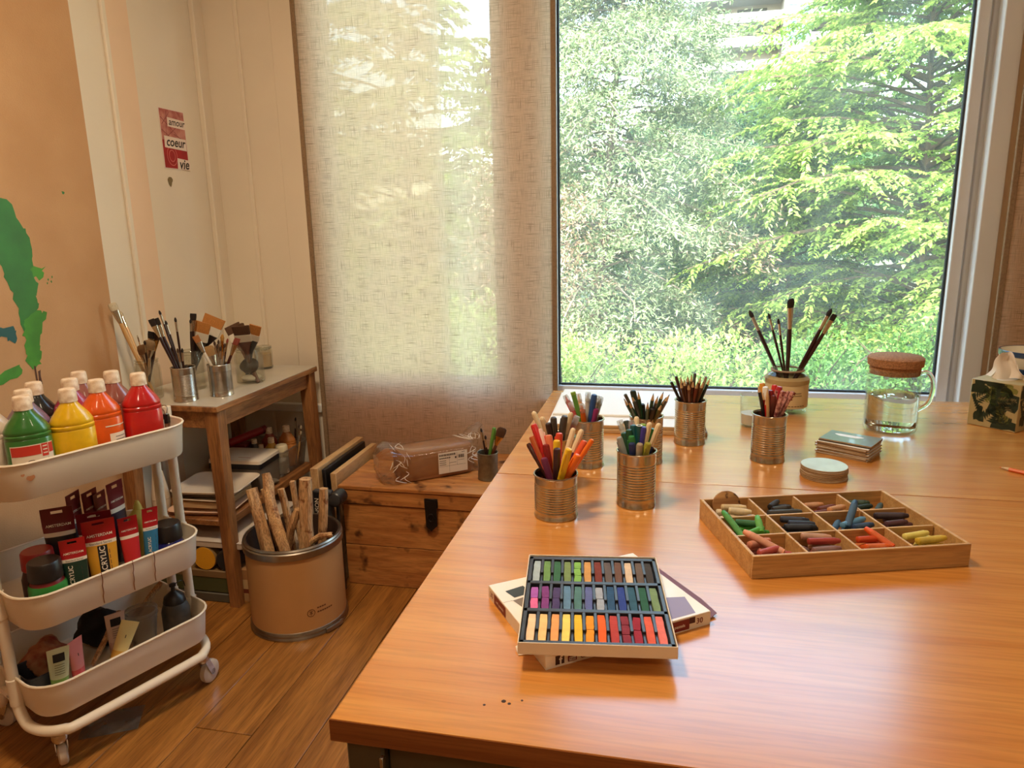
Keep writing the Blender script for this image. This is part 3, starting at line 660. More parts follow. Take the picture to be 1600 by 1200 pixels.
def pen(kind, base, tip, c, label, group):
    L = (Vector(tip)-Vector(base)).length
    nm = {'felt': 'felt_pen', 'woodend': 'felt_pen', 'clearcap': 'marker', 'hollow': 'marker', 'stick': 'paint_stick', 'pencil': 'pencil', 'pencilflat': 'pencil', 'pencilcap': 'slim_pen', 'floral': 'patterned_pencil'}[kind]
    t = thing(nm, label, 'pencil' if 'pencil' in nm else 'pen', group=group); aim(t, base, tip, random.random()*6)
    if kind in ('pencil', 'pencilflat'):
        r = .0038; s = 0 if kind == 'pencilflat' else .018
        G().rings([sring(z, r, r, 2, 6) for z in (0, L-s)], True, s == 0).build('body', pcol(c), t)
        if s:
            G().rings([sring(L-s, r*.97, r*.97, 2, 6), sring(L-.005, r*.32, r*.32, 2, 6)]).build('sharpened_wood', palewood, t)
            G().rings([sring(L-.005, r*.3, r*.3, 2, 6), sring(L, r*.05, r*.05, 2, 6)]).build('lead', graphite if c in ('darkgreen', 'slate', 'black', 'olivedark', 'greenblack') else pcol(c), t)
        else:
            G().rings([sring(L, r*.55, r*.55, 2, 6), sring(L+.0006, r*.5, r*.5, 2, 6)]).build('end_core', graphite, t)
    elif kind == 'pencilcap':
        r = .0042
        G().lathe([(r*.7, 0), (r, .004), (r, L-.03)], 10).build('body', pcol(c), t)
        G().lathe([(r*1.12, L-.032), (r*1.12, L-.004), (r*.75, L)], 10).build('end_cap', pcol(c), t)
    elif kind == 'floral':
        r = .0046
        G().lathe([(r, 0), (r, L*.62)], 8).build('body', pcol('black'), t)
        G().lathe([(r*1.02, L*.62), (r*1.02, L-.002), (r*.8, L)], 8).build('patterned_sleeve', floralm, t)
    elif kind == 'stick':
        G().cbox(-.005, .005, -.004, .004, 0, L, .0008).build('body', pcol(c, .7), t)
        G().cbox(-.0052, .0052, -.0042, .0042, L-.006, L+.0005, .0006).build('end_face', pcol('lime', .7), t)
    elif kind == 'woodend':
        r = .0058
        G().lathe([(r*.8, 0), (r, .004), (r, L-.048), (r*.9, L-.046)], 12).build('body', pcol(c), t)
        pr = [(r*.86, L-.046), (r*.86, L-.006), (r*.7, L-.002), (r*.3, L)]
        R = [[(rr*(1+.07*(j % 2))*cos(2*pi*j/20), rr*(1+.07*(j % 2))*sin(2*pi*j/20), z) for j in range(20)] for rr, z in pr]
        G().rings(R).build('ribbed_end', pm('ivory_plastic', (226, 202, 164), .5), t)
    elif kind == 'clearcap':
        r = .0058
        G().lathe([(r*.8, 0), (r, .004), (r, L-.014)], 12).build('body', pcol(c), t)
        G().lathe([(r*.5, L-.014), (r*.45, L-.008), (r*.15, L-.003)], 10).build('nib_holder', pcol(c), t)
        G().rings([sring(L-.019, r*1.12, r*1.12, 2, 14), sring(L-.005, r*1.08, r*1.08, 2, 14), sring(L, r*1.0, r*.8, 3, 14)], True, True).build('clear_cap', clearcap, t)
    else:
        r = .0062
        G().lathe([(r*.8, 0), (r*.97, .004), (r*.97, L-.055)], 14).build('body', pcol(c), t)
        if kind == 'hollow':
            G().lathe([(r*1.06, L-.056), (r*1.06, L), (r*.6, L), (r*.6, L-.01), (.0003, L-.01)], 14, True, False).build('cap', pcol(c), t)
            G().lathe([(r*1.02, L-.0003), (r*1.02, L+.0006), (r*.62, L+.0006), (r*.62, L-.0003)], 14, False, False).build('cap_ring', pcol('white'), t)
        else:
            G().lathe([(r*1.06, L-.056), (r*1.06, L-.004), (r*.85, L-.001), (r*.4, L)], 14).build('cap', pcol(c, .3), t)
            G().cbox(-.0012, .0012, r*1.0, r*1.4, L-.045, L-.008, .0006).build('clip', pcol(c, .3), t)
ferr = pm('brush_ferrule', (206, 196, 178), .25, metal=1); ferg = pm('brush_ferrule_gold', (206, 160, 90), .25, metal=1)
HC = dict(dark=(44, 18, 14), wood=(206, 160, 100), black=(20, 18, 18), brown=(90, 44, 22), silver=(150, 140, 126), beige=(180, 150, 110), tan=(150, 110, 70), white=(224, 214, 196), tanbrush=(150, 110, 66), gold=(180, 120, 60), redtip=(70, 30, 26), orange=(36, 26, 22), leafgreen=(90, 140, 60))
BC = dict(dark=(40, 28, 22), wood=(206, 190, 160), black=(30, 20, 18), brown=(90, 56, 32), silver=(80, 56, 40), beige=(170, 142, 104), tan=(130, 92, 54), white=(176, 112, 58), tanbrush=(160, 118, 66), gold=(200, 140, 60), redtip=(150, 66, 50), orange=(196, 128, 60))
def brush(kind, base, tip, c, label, group):
    L = (Vector(tip)-Vector(base)).length
    t = thing('paint_brush', label, 'brush', group=group); spin = radians(90) if kind in ('x',) else 0
    d = Vector(tip)-Vector(base)
    aim(t, base, tip); 
    # turn flat brushes so that their broad side faces the room
    q = t.rotation_quaternion; loc = q.inverted() @ Vector((.55, -.83, 0)); ang = atan2(loc.y, loc.x)+pi/2+random.uniform(-.35, .35)
    t.rotation_quaternion = q @ Quaternion((0, 0, 1), ang)
    hm = pm('brush_handle_'+c, HC[c], .3, coat=.3); bm_ = pm('bristle_'+c, BC[c], .8, var=.3, vscale=60, vstretch=(20, 20, 1), bump=.5, bscale=30)
    S = dict(round=(.0055, .036, .022, .0058, .0058), rounds=(.0035, .028, .015, .0036, .0036), thin=(.002, .012, .008, .0016, .0016), hog=(.0075, .04, .026, .0125, .0075), flat=(.005, .035, .024, .010, .0035), flatsm=(.005, .035, .018, .007, .003), flatbig=(.0065, .055, .024, .0105, .006), wide=(.006, .03, .035, .016, .006), hake=(.009, .032, .038, .028, .006), hakebig=(.009, .03, .036, .036, .006), hakesm=(.007, .026, .04, .02, .005))
    hr, fl_, bl, bx, by = S[kind]
    h1 = L-fl_-bl
    if kind.startswith('hake'):
        G().rings([sring(0, hr*.8, .004, 3), sring(h1*.5, hr, .005, 3), sring(h1*.75, hr*1.1, .005, 3), sring(h1, bx*.96, .0055, 4)]).build('handle', hm, t)
        G().rings([sring(h1, bx*1.02, by*1.05, 5, 24), sring(h1+fl_, bx*1.02, by*1.05, 5, 24)]).build('ferrule', pm('white_ferrule', (214, 204, 186), .5), t)
        G().rings([sring(h1+fl_*.9, bx*.98, by*.9, 5, 24), sring(L-bl*.4, bx*1.03, by*.8, 5, 24), sring(L, bx*1.05, by*.35, 5, 24)]).build('bristles', bm_, t)
        return
    G().rings([sring(z*h1, hr*k, hr*k, 2, 12) for z, k in ((0, .35), (.2, .55), (.6, .85), (.85, 1.05), (1, .9))]).build('handle', hm, t)
    fx, fy = (bx, by) if kind not in ('round', 'rounds', 'thin') else (hr*.95, hr*.95)
    G().rings([sring(h1-.004, hr*.95, hr*.95, 2, 16), sring(h1+fl_*.4, (hr+fx)/2, (hr+fy)/2, 2, 16), sring(h1+fl_, fx, fy, 2.6, 16)]).build('ferrule', ferg if c in ('gold', 'brown') else ferr, t)
    if kind in ('round', 'rounds', 'thin'):
        pr = [sring(h1+fl_*.95, fx*.95, fy*.95, 2, 14), sring(L-bl*.6, bx*1.15, by*1.15, 2, 14), sring(L-bl*.2, bx*.7, by*.7, 2, 14), sring(L, bx*.1, by*.1, 2, 14)]
    elif kind in ('hog', 'flatbig', 'wide'):
        pr = [sring(h1+fl_*.95, fx*.96, fy*.9, 2.6, 16), sring(L-bl*.5, bx*1.1, by*1.0, 2.4, 16), sring(L-bl*.12, bx*1.0, by*.7, 2.2, 16), sring(L, bx*.6, by*.25, 2, 16)]
    else:
        pr = [sring(h1+fl_*.95, fx*.96, fy*.9, 3, 16), sring(L-bl*.4, bx*1.06, by*.8, 3.5, 16), sring(L, bx*1.02, by*.25, 4, 16)]
    G().rings(pr).build('bristles', bm_, t)
CANN = dict(A='wide short tin can', C='can behind the wide can', B='clear marker can', D='green felt pen can', G='green pencil can', E='can nearest the window', F='red pencil can',
  J='large brush jar', j1='tall jar on side table', c1='ribbed can on side table', c2='shiny can on side table', jb='jar behind the side table cans', j3='squat jar on side table', tin='dull tin on the chest')
def projx(p):
    v = Vector(p)-Vector((0, 0, 1.26)); return v.dot(rt2)/v.dot(fw)
PENS = [
  ('A','felt',(-0.172, 1.213, 0.744),(-0.2324, 1.247, 0.9016),'red'),
  ('A','felt',(-0.1708, 1.213, 0.744),(-0.2351, 1.2424, 0.8801),'rust'),
  ('A','pencilcap',(-0.1659, 1.2118, 0.744),(-0.2416, 1.2376, 0.8665),'darkbrown'),
  ('A','felt',(-0.1717, 1.213, 0.744),(-0.2322, 1.2413, 0.8701),'coral'),
  ('A','felt',(-0.1755, 1.213, 0.744),(-0.2223, 1.2483, 0.8923),'palepink'),
  ('A','felt',(-0.1797, 1.213, 0.744),(-0.2102, 1.2493, 0.8804),'redorange'),
  ('A','felt',(-0.1817, 1.213, 0.744),(-0.2017, 1.2337, 0.8861),'salmon'),
  ('A','felt',(-0.1796, 1.213, 0.744),(-0.2062, 1.2249, 0.8707),'darkred'),
  ('A','felt',(-0.1832, 1.213, 0.744),(-0.198, 1.2371, 0.8606),'orange'),
  ('A','felt',(-0.1868, 1.213, 0.744),(-0.1833, 1.2108, 0.8839),'yellow'),
  ('A','felt',(-0.1869, 1.213, 0.744),(-0.1809, 1.1968, 0.8728),'plumblack'),
  ('A','felt',(-0.1783, 1.213, 0.744),(-0.2073, 1.2089, 0.85),'plum'),
  ('A','felt',(-0.1946, 1.213, 0.744),(-0.1578, 1.1867, 0.8765),'yellow'),
  ('A','felt',(-0.1885, 1.213, 0.744),(-0.1807, 1.2259, 0.8932),'redorange'),
  ('A','woodend',(-0.1975, 1.213, 0.744),(-0.1592, 1.2612, 0.8929),'tan'),
  ('A','woodend',(-0.2028, 1.213, 0.744),(-0.1435, 1.2626, 0.8904),'purple'),
  ('A','felt',(-0.205, 1.2119, 0.744),(-0.1366, 1.2511, 0.8725),'vermilion'),
  ('A','pencilcap',(-0.204, 1.213, 0.744),(-0.1199, 1.2156, 0.886),'orange'),
  ('A','felt',(-0.2004, 1.213, 0.744),(-0.1437, 1.2035, 0.8606),'orange'),
  ('C','woodend',(-0.1885, 1.36, 0.744),(-0.2535, 1.3585, 0.8956),'darkbrown'),
  ('C','woodend',(-0.1941, 1.36, 0.744),(-0.2316, 1.3332, 0.892),'darkbrown'),
  ('C','felt',(-0.1986, 1.36, 0.744),(-0.2189, 1.3337, 0.88),'brownblack'),
  ('C','felt',(-0.2023, 1.36, 0.744),(-0.2089, 1.3357, 0.8919),'charcoal'),
  ('C','felt',(-0.2105, 1.36, 0.744),(-0.1861, 1.3367, 0.8953),'charcoal'),
  ('C','woodend',(-0.2151, 1.36, 0.744),(-0.1751, 1.3507, 0.8986),'tan'),
  ('C','clearcap',(-0.2192, 1.36, 0.744),(-0.1644, 1.359, 0.889),'mauve'),
  ('B','clearcap',(-0.1343, 1.4938, 0.744),(-0.2126, 1.5278, 0.8904),'red'),
  ('B','stick',(-0.1491, 1.502, 0.744),(-0.1913, 1.5029, 0.9035),'leafgreen'),
  ('B','clearcap',(-0.1467, 1.502, 0.744),(-0.1987, 1.5071, 0.8792),'pinkred'),
  ('B','clearcap',(-0.1529, 1.502, 0.744),(-0.184, 1.534, 0.8936),'apricot'),
  ('B','clearcap',(-0.1606, 1.502, 0.744),(-0.1582, 1.5021, 0.904),'greywhite'),
  ('B','felt',(-0.1655, 1.502, 0.744),(-0.1438, 1.4959, 0.9024),'blue'),
  ('B','clearcap',(-0.1559, 1.502, 0.744),(-0.1698, 1.4848, 0.8822),'orange'),
  ('B','clearcap',(-0.1707, 1.502, 0.744),(-0.1301, 1.509, 0.8934),'greygreen'),
  ('B','clearcap',(-0.1675, 1.502, 0.744),(-0.1391, 1.5088, 0.8962),'white'),
  ('B','felt',(-0.167, 1.502, 0.744),(-0.1393, 1.4954, 0.8708),'magenta'),
  ('D','clearcap',(-0.024, 1.279, 0.744),(-0.0791, 1.3283, 0.8925),'palegrey'),
  ('D','woodend',(-0.0296, 1.2812, 0.744),(-0.0715, 1.3283, 0.8878),'tan'),
  ('D','felt',(-0.0348, 1.2862, 0.744),(-0.0669, 1.3295, 0.8923),'greenblack'),
  ('D','clearcap',(-0.0402, 1.29, 0.744),(-0.0558, 1.3157, 0.8961),'red'),
  ('D','woodend',(-0.0435, 1.29, 0.744),(-0.047, 1.3321, 0.9002),'tan'),
  ('D','felt',(-0.0413, 1.29, 0.744),(-0.052, 1.298, 0.8934),'teal'),
  ('D','hollow',(-0.0453, 1.29, 0.744),(-0.0403, 1.2907, 0.8939),'teal'),
  ('D','woodend',(-0.052, 1.29, 0.744),(-0.021, 1.2897, 0.901),'tan'),
  ('D','felt',(-0.0543, 1.29, 0.744),(-0.0148, 1.2953, 0.8886),'green'),
  ('D','woodend',(-0.0581, 1.29, 0.744),(-0.0036, 1.2908, 0.8997),'navy'),
  ('D','felt',(-0.0353, 1.29, 0.744),(-0.0687, 1.2895, 0.88),'darkgreen'),
  ('D','felt',(-0.0385, 1.29, 0.744),(-0.0594, 1.286, 0.8874),'darkgreen'),
  ('D','felt',(-0.0404, 1.29, 0.744),(-0.0537, 1.2768, 0.8777),'green'),
  ('D','felt',(-0.0406, 1.29, 0.744),(-0.0527, 1.2691, 0.8666),'navy'),
  ('D','felt',(-0.0325, 1.29, 0.744),(-0.0766, 1.2872, 0.8716),'grey'),
  ('D','felt',(-0.046, 1.29, 0.744),(-0.0376, 1.267, 0.8666),'taupe'),
  ('D','felt',(-0.0514, 1.29, 0.744),(-0.0224, 1.2671, 0.8686),'olive'),
  ('D','felt',(-0.0483, 1.29, 0.744),(-0.0318, 1.2891, 0.8931),'violetblue'),
  ('D','felt',(-0.048, 1.29, 0.744),(-0.0334, 1.3172, 0.8908),'lime'),
  ('G','pencilflat',(-0.0088, 1.555, 0.744),(-0.0781, 1.5009, 0.9023),'slate'),
  ('G','pencil',(-0.0106, 1.5581, 0.744),(-0.0809, 1.4978, 0.8947),'darkgreen'),
  ('G','pencil',(-0.015, 1.5632, 0.744),(-0.0698, 1.4881, 0.8912),'darkgreen'),
  ('G','pencil',(-0.0156, 1.5539, 0.744),(-0.064, 1.4975, 0.9022),'darkgreen'),
  ('G','felt',(-0.022, 1.543, 0.744),(-0.0635, 1.522, 0.9075),'greenblack'),
  ('G','pencil',(-0.0262, 1.543, 0.744),(-0.051, 1.4977, 0.9112),'darkgreen'),
  ('G','felt',(-0.0293, 1.543, 0.744),(-0.0426, 1.5131, 0.8801),'black'),
  ('G','pencil',(-0.0403, 1.5534, 0.744),(-0.0181, 1.4905, 0.9098),'darkgreen'),
  ('G','pencil',(-0.0467, 1.5565, 0.744),(-0.0087, 1.4933, 0.9033),'slate'),
  ('G','pencil',(-0.0486, 1.5479, 0.744),(0.0027, 1.4995, 0.9119),'darkgreen'),
  ('G','pencil',(-0.0572, 1.555, 0.744),(0.0086, 1.5027, 0.8993),'darkgreen'),
  ('G','pencil',(-0.0572, 1.555, 0.744),(0.0154, 1.4999, 0.9063),'slate'),
  ('G','pencil',(-0.05, 1.564, 0.744),(0.0003, 1.4895, 0.8879),'olivedark'),
  ('G','felt',(-0.0441, 1.5676, 0.744),(-0.0181, 1.498, 0.8751),'black'),
  ('G','pencilflat',(-0.0159, 1.5583, 0.744),(-0.0584, 1.4997, 0.8887),'slate'),
  ('G','pencil',(-0.0349, 1.5699, 0.744),(-0.0294, 1.4818, 0.8918),'darkgreen'),
  ('E','pencilflat',(0.0897, 1.7058, 0.744),(0.0197, 1.678, 0.8943),'black'),
  ('E','pencilflat',(0.0797, 1.702, 0.744),(0.0305, 1.6865, 0.906),'darkbrown'),
  ('E','pencil',(0.0762, 1.702, 0.744),(0.0398, 1.667, 0.9116),'brown'),
  ('E','pencil',(0.0703, 1.702, 0.744),(0.0564, 1.6668, 0.9149),'umber'),
  ('E','pencil',(0.067, 1.702, 0.744),(0.0654, 1.6626, 0.9176),'brown'),
  ('E','pencilflat',(0.0643, 1.702, 0.744),(0.0736, 1.6755, 0.9167),'slate'),
  ('E','pencil',(0.0594, 1.702, 0.744),(0.0869, 1.6667, 0.9132),'brown'),
  ('E','pencilflat',(0.0552, 1.702, 0.744),(0.0992, 1.6783, 0.9086),'taupe'),
  ('E','pencil',(0.0518, 1.702, 0.744),(0.1087, 1.6756, 0.9074),'greenblack'),
  ('E','pencil',(0.0722, 1.7248, 0.744),(0.0587, 1.6464, 0.899),'brown'),
  ('E','pencil',(0.0596, 1.7157, 0.744),(0.0789, 1.6499, 0.9028),'redbrown'),
  ('E','pencil',(0.081, 1.7116, 0.744),(0.0396, 1.6566, 0.9015),'umber'),
  ('E','pencil',(0.0653, 1.706, 0.744),(0.0694, 1.6539, 0.9049),'darkbrown'),
  ('E','pencil',(0.0552, 1.7062, 0.744),(0.0927, 1.6589, 0.9024),'umber'),
  ('E','pencil',(0.0731, 1.702, 0.744),(0.0484, 1.6606, 0.907),'darkbrown'),
  ('F','pencil',(0.2428, 1.596, 0.744),(0.2036, 1.5845, 0.9142),'black'),
  ('F','felt',(0.24, 1.596, 0.744),(0.2157, 1.6169, 0.9109),'ochre'),
  ('F','felt',(0.2374, 1.596, 0.744),(0.2198, 1.5916, 0.908),'white'),
  ('F','pencil',(0.2358, 1.596, 0.744),(0.2221, 1.5763, 0.9072),'woodpale'),
  ('F','felt',(0.2335, 1.596, 0.744),(0.2325, 1.6016, 0.8989),'darkred'),
  ('F','felt',(0.2307, 1.596, 0.744),(0.243, 1.6182, 0.907),'red'),
  ('F','felt',(0.2269, 1.596, 0.744),(0.2516, 1.6033, 0.907),'crimson'),
  ('F','felt',(0.2311, 1.596, 0.744),(0.2382, 1.5948, 0.8888),'redbrown'),
  ('F','floral',(0.2244, 1.596, 0.744),(0.2559, 1.5853, 0.9005),'floral'),
  ('F','floral',(0.2203, 1.596, 0.744),(0.2708, 1.6053, 0.8956),'floral'),
  ('F','floral',(0.2174, 1.596, 0.744),(0.277, 1.5932, 0.8978),'floral'),
  ('F','pencil',(0.2364, 1.596, 0.744),(0.2212, 1.5814, 0.8875),'red'),
  ('F','floral',(0.2288, 1.596, 0.744),(0.2458, 1.601, 0.898),'floral'),
  ('F','pencil',(0.2385, 1.596, 0.744),(0.2162, 1.5882, 0.8972),'darkred'),
  ('J','round',(0.3627, 2.0448, 0.744),(0.234, 2.0927, 1.0167),'dark'),
  ('J','rounds',(0.359, 2.047, 0.744),(0.2768, 2.0274, 1.0162),'dark'),
  ('J','rounds',(0.3507, 2.047, 0.744),(0.2991, 2.0035, 1.0054),'dark'),
  ('J','flatbig',(0.3403, 2.047, 0.744),(0.3269, 1.9948, 1.0594),'dark'),
  ('J','round',(0.319, 2.047, 0.744),(0.4355, 2.0237, 1.0303),'dark'),
  ('J','flatsm',(0.319, 2.047, 0.744),(0.4437, 2.0172, 1.0152),'dark'),
  ('j1','hog',(-1.68, 2.03, 0.719),(-1.7653, 1.9897, 1.0422),'wood'),
  ('j1','round',(-1.6702, 2.022, 0.719),(-1.8136, 2.0765, 1.006),'wood'),
  ('j1','thin',(-1.6975, 2.0446, 0.719),(-1.6707, 1.9728, 0.941),'wood'),
  ('j1','rounds',(-1.7158, 2.0508, 0.719),(-1.6438, 1.97, 0.9236),'dark'),
  ('j1','wide',(-1.7204, 2.0454, 0.719),(-1.6352, 1.983, 0.9222),'beige'),
  ('j1','wide',(-1.7122, 2.0535, 0.719),(-1.6591, 1.9757, 0.9082),'tan'),
  ('j1','flat',(-1.7086, 2.03, 0.719),(-1.6412, 2.0025, 0.9477),'black'),
  ('j1','flat',(-1.714, 2.03, 0.719),(-1.6339, 2.0202, 0.9397),'brown'),
  ('c1','flat',(-1.5385, 2.022, 0.719),(-1.6246, 1.9884, 0.9906),'dark'),
  ('c1','flat',(-1.5385, 2.022, 0.719),(-1.6146, 1.9971, 0.9921),'dark'),
  ('c1','rounds',(-1.5385, 2.022, 0.719),(-1.604, 2.0057, 1.0176),'dark'),
  ('c1','rounds',(-1.5398, 2.022, 0.719),(-1.5936, 2.0158, 0.9835),'dark'),
  ('c1','rounds',(-1.5531, 2.022, 0.719),(-1.5376, 1.9922, 0.997),'dark'),
  ('c1','rounds',(-1.5385, 2.022, 0.719),(-1.5929, 2.0099, 0.886),'silver'),
  ('c1','rounds',(-1.5429, 2.022, 0.719),(-1.5872, 2.019, 0.8942),'silver'),
  ('c1','rounds',(-1.551, 2.022, 0.719),(-1.5432, 1.9919, 0.8963),'silver'),
  ('c1','rounds',(-1.5631, 2.0287, 0.719),(-1.5151, 1.9784, 0.8991),'dark'),
  ('c2','flat',(-1.4635, 2.109, 0.719),(-1.5409, 2.0848, 0.9227),'white'),
  ('c2','round',(-1.4539, 2.1021, 0.719),(-1.5521, 2.1332, 0.8796),'silver'),
  ('c2','wide',(-1.4678, 2.109, 0.719),(-1.5128, 2.1062, 0.8847),'tanbrush'),
  ('c2','rounds',(-1.4798, 2.1135, 0.719),(-1.4523, 2.0582, 0.9108),'silver'),
  ('c2','rounds',(-1.483, 2.109, 0.719),(-1.4471, 2.0742, 0.9126),'silver'),
  ('c2','round',(-1.4891, 2.109, 0.719),(-1.4347, 2.0811, 0.9303),'gold'),
  ('c2','rounds',(-1.4912, 2.109, 0.719),(-1.4339, 2.0886, 0.899),'silver'),
  ('c2','rounds',(-1.4956, 2.109, 0.719),(-1.4391, 2.1144, 0.9108),'redtip'),
  ('c2','flat',(-1.5014, 2.1075, 0.719),(-1.4095, 2.1256, 0.9094),'redtip'),
  ('c2','rounds',(-1.4807, 2.109, 0.719),(-1.4529, 2.0732, 0.8984),'silver'),
  ('c2','rounds',(-1.4867, 2.1109, 0.719),(-1.4412, 2.0732, 0.8899),'silver'),
  ('jb','flat',(-1.6511, 2.185, 0.719),(-1.5865, 2.1504, 0.9892),'dark'),
  ('jb','rounds',(-1.661, 2.2011, 0.719),(-1.5803, 2.1238, 0.9735),'dark'),
  ('jb','hake',(-1.659, 2.185, 0.719),(-1.5776, 2.1833, 0.9554),'orange'),
  ('jb','hakebig',(-1.6681, 2.1721, 0.719),(-1.566, 2.2418, 0.966),'orange'),
  ('j3','hake',(-1.4542, 2.2938, 0.719),(-1.5945, 2.3754, 0.9183),'brown'),
  ('j3','hake',(-1.5031, 2.3425, 0.719),(-1.4512, 2.211, 0.9387),'brown'),
  ('j3','flatbig',(-1.4978, 2.3295, 0.719),(-1.4529, 2.2179, 0.9473),'brown'),
  ('j3','hakesm',(-1.5249, 2.3272, 0.719),(-1.4106, 2.2416, 0.9369),'orange'),
  ('tin','rounds',(-0.5954, 2.336, 0.384),(-0.6202, 2.3189, 0.5716),'dark'),
  ('tin','rounds',(-0.6008, 2.336, 0.384),(-0.6008, 2.3033, 0.5508),'dark'),
  ('tin','felt',(-0.6125, 2.336, 0.384),(-0.5756, 2.3354, 0.5704),'leafgreen'),
  ('tin','wide',(-0.6195, 2.336, 0.384),(-0.5456, 2.3381, 0.5698),'brown'),
]
bycan = {}
for p in PENS: bycan.setdefault(p[0], []).append(p)
KN = dict(felt='felt pen', woodend='ivory ended felt pen', clearcap='clear capped marker', hollow='hollow topped marker', stick='paint stick', pencil='sharpened pencil', pencilflat='unsharpened pencil', pencilcap='slim pen', floral='floral patterned pencil')
BN = dict(round='round brush', rounds='slim round brush', thin='thin brush', hog='thick hog brush', flat='flat brush', flatsm='small flat brush', flatbig='big flat brush', wide='broad brush', hake='wide flat brush', hakebig='widest flat brush', hakesm='narrow hake brush')
HN = dict(dark='dark handled', wood='wooden', black='black', brown='brown', silver='silver tipped', beige='beige', tan='tan', white='white handled', tanbrush='tan bristled', gold='golden', redtip='red tipped', orange='orange bristled')
for k, items in bycan.items():
    items.sort(key=lambda p: projx(p[3]))
    for i, (c, kind, b, tp, cc) in enumerate(items):
        n = '%s from left in the %s' % (ORD[i], CANN[k])
        b, tp = Vector(b), Vector(tp)
        if kind in KN:
            desc = KN[kind] if kind == 'floral' else '%s %s' % (NAMEC.get(cc, cc), KN[kind])
            pen(kind, b, tp, cc, '%s, %s' % (desc, n), 'pens in the '+CANN[k])
        else:
            brush(kind, b, tp, cc, '%s %s, %s' % (HN[cc], BN[kind], n), 'brushes in the '+CANN[k])

# ================================================================== DRAWING BOARDS AND PAPER ON THE FAR TABLE
bsmat = wood('board_edge_wood', (206, 170, 122), (178, 138, 92), (3, 40, 60), .6, fine=.15)
papm = pm('white_paper', (240, 238, 234), .55)
def flat_item(name, label, cat, cx, cy, z, w, d, h, rot, m, group=None, b=.0012, face=None):
    t = thing(name, label, cat, (cx, cy, z), rot, group)
    G().cbox(-w/2, w/2, -d/2, d/2, 0, h, b).build('board' if face else 'body', m, t)
    if face: G().cbox(-w/2+.001, w/2-.001, -d/2+.001, d/2-.001, h, h+.0012, .0004).build('top_sheet', face, t)
    return t
flat_item('drawing_board', 'lowest tan drawing board in the stack behind the cans', 'board', -.095, 1.930, .74, .405, .36, .009, .03, bsmat, 'drawing boards by the window', face=bsmat)
flat_item('drawing_board', 'white topped drawing board lying on the tan one', 'board', -.097, 1.935, .7505, .400, .355, .008, .035, bsmat, 'drawing boards by the window', face=papm)
flat_item('paper_pad', 'white paper pad on top of the drawing board stack', 'paper', -.10, 1.985, .7600, .385, .29, .006, .03, papm)

# ================================================================== CARDS, COASTERS, TISSUES, ORANGE PENCIL, BOWLS
greyboard = pm('greyboard', (168, 138, 102), .8, var=.2, vscale=60)
cardtop = pm('card_blue_grey', (128, 146, 150), .22, var=.1, vscale=30, coat=.3)
cdark = pm('card_dark', (64, 52, 46), .5)
ca = radians(-33.0); ccx, ccy = .4175, 1.670
nC = 11
for k in range(nC):
    r_ = random.Random(50+k); top = k == nC-1
    c = thing('card', 'blue grey picture card on top of the card stack' if top else ('dark edged card second from top of the card stack' if k == nC-2 else 'greyboard card, %s from the bottom of the card stack' % ORD[k]), 'card',
              (ccx+r_.uniform(-.0025, .0025)+(.006 if k >= nC-2 else 0), ccy+r_.uniform(-.0025, .0025)+(.003 if k >= nC-2 else 0), .74+.0032*k), ca+r_.uniform(-.03, .03)+(.06 if top else 0), 'stacked picture cards')
    G().cbox(-.056, .056, -.0415, .0415, 0, .0030, .0003).build('card_board', cdark if k in (nC-2,) else greyboard, c)
    G().cbox(-.0555, .0555, -.041, .041, .0030, .0032, .00005).build('picture_face', cardtop if top else papm, c)
    if top:
        P = [(.03*cos(a)*(1+.15*sin(3*a))-.008, .011*sin(a)*(1+.2*cos(2*a))+.012) for a in np.linspace(0, 2*pi, 25)[:-1]]
        G().prism(P, .0032, .0033).build('white_shape', papm, c)
for k in range(7):
    r_ = random.Random(70+k); top = k == 6
    c = thing('coaster', 'pale blue topped round coaster on top of the coaster stack' if top else 'round greyboard coaster, %s from the bottom of its stack' % ORD[k], 'coaster', (.333+r_.uniform(-.001, .001), 1.502+r_.uniform(-.001, .001), .74+.0036*k), r_.random(), 'stacked round coasters')
    G().lathe([(.0445, 0), (.0458, .0006), (.0458, .0030), (.0450, .0034), (.0445, .0034)], 44).build('disc', greyboard, c)
    G().lathe([(.0448, .0034), (.0448, .0036)], 44).build('face', pm('coaster_face', (206, 222, 216), .3, var=.15, vscale=25) if top else papm, c)

tb_ = thing('tissue_box', 'cube tissue box printed with dark tropical leaves', 'tissue box', (.851, 1.972, .74), radians(45))
cream = pm('tissue_cream', (176, 156, 108), .5); dg = pm('print_dark_green', (30, 44, 24), .5); mg = pm('print_mid_green', (84, 104, 44), .5); olv = pm('print_olive', (120, 116, 52), .5)
g = G(); g.cbox(-.056, .056, -.056, .056, 0, .12, .0015); g.build('carton', cream, tb_)
G().lathe([(.034, .1200), (.034, .1204)], 24).xf(Matrix.Diagonal((1, .6, 1, 1))).build('opening_film', pm('film', (210, 205, 195), .3), tb_)
def frond(fn, cx, cy, L, ang, n, m, wid=.35):
    g = G()
    for k in range(n):
        for s in (-1, 1):
            t = .15+.85*k/n; a = ang+s*(1.05-.5*t); x0, y0 = cx+L*t*cos(ang), cy+L*t*sin(ang); l = L*wid*(1.15-t*.75)
            dx, dy = cos(a), sin(a); nx, ny = -dy, dx; w = L*.05
            P = [(x0, y0), (x0+dx*l*.5+nx*w, y0+dy*l*.5+ny*w), (x0+dx*l, y0+dy*l), (x0+dx*l*.5-nx*w, y0+dy*l*.5-ny*w)]
            if all(-.054 < p[0] < .054 and .002 < p[1] < .118 for p in P): g.add([fn(*p) for p in P], [(0, 1, 2, 3)])
    if g.v: g.build('printed_leaf', m, tb_)
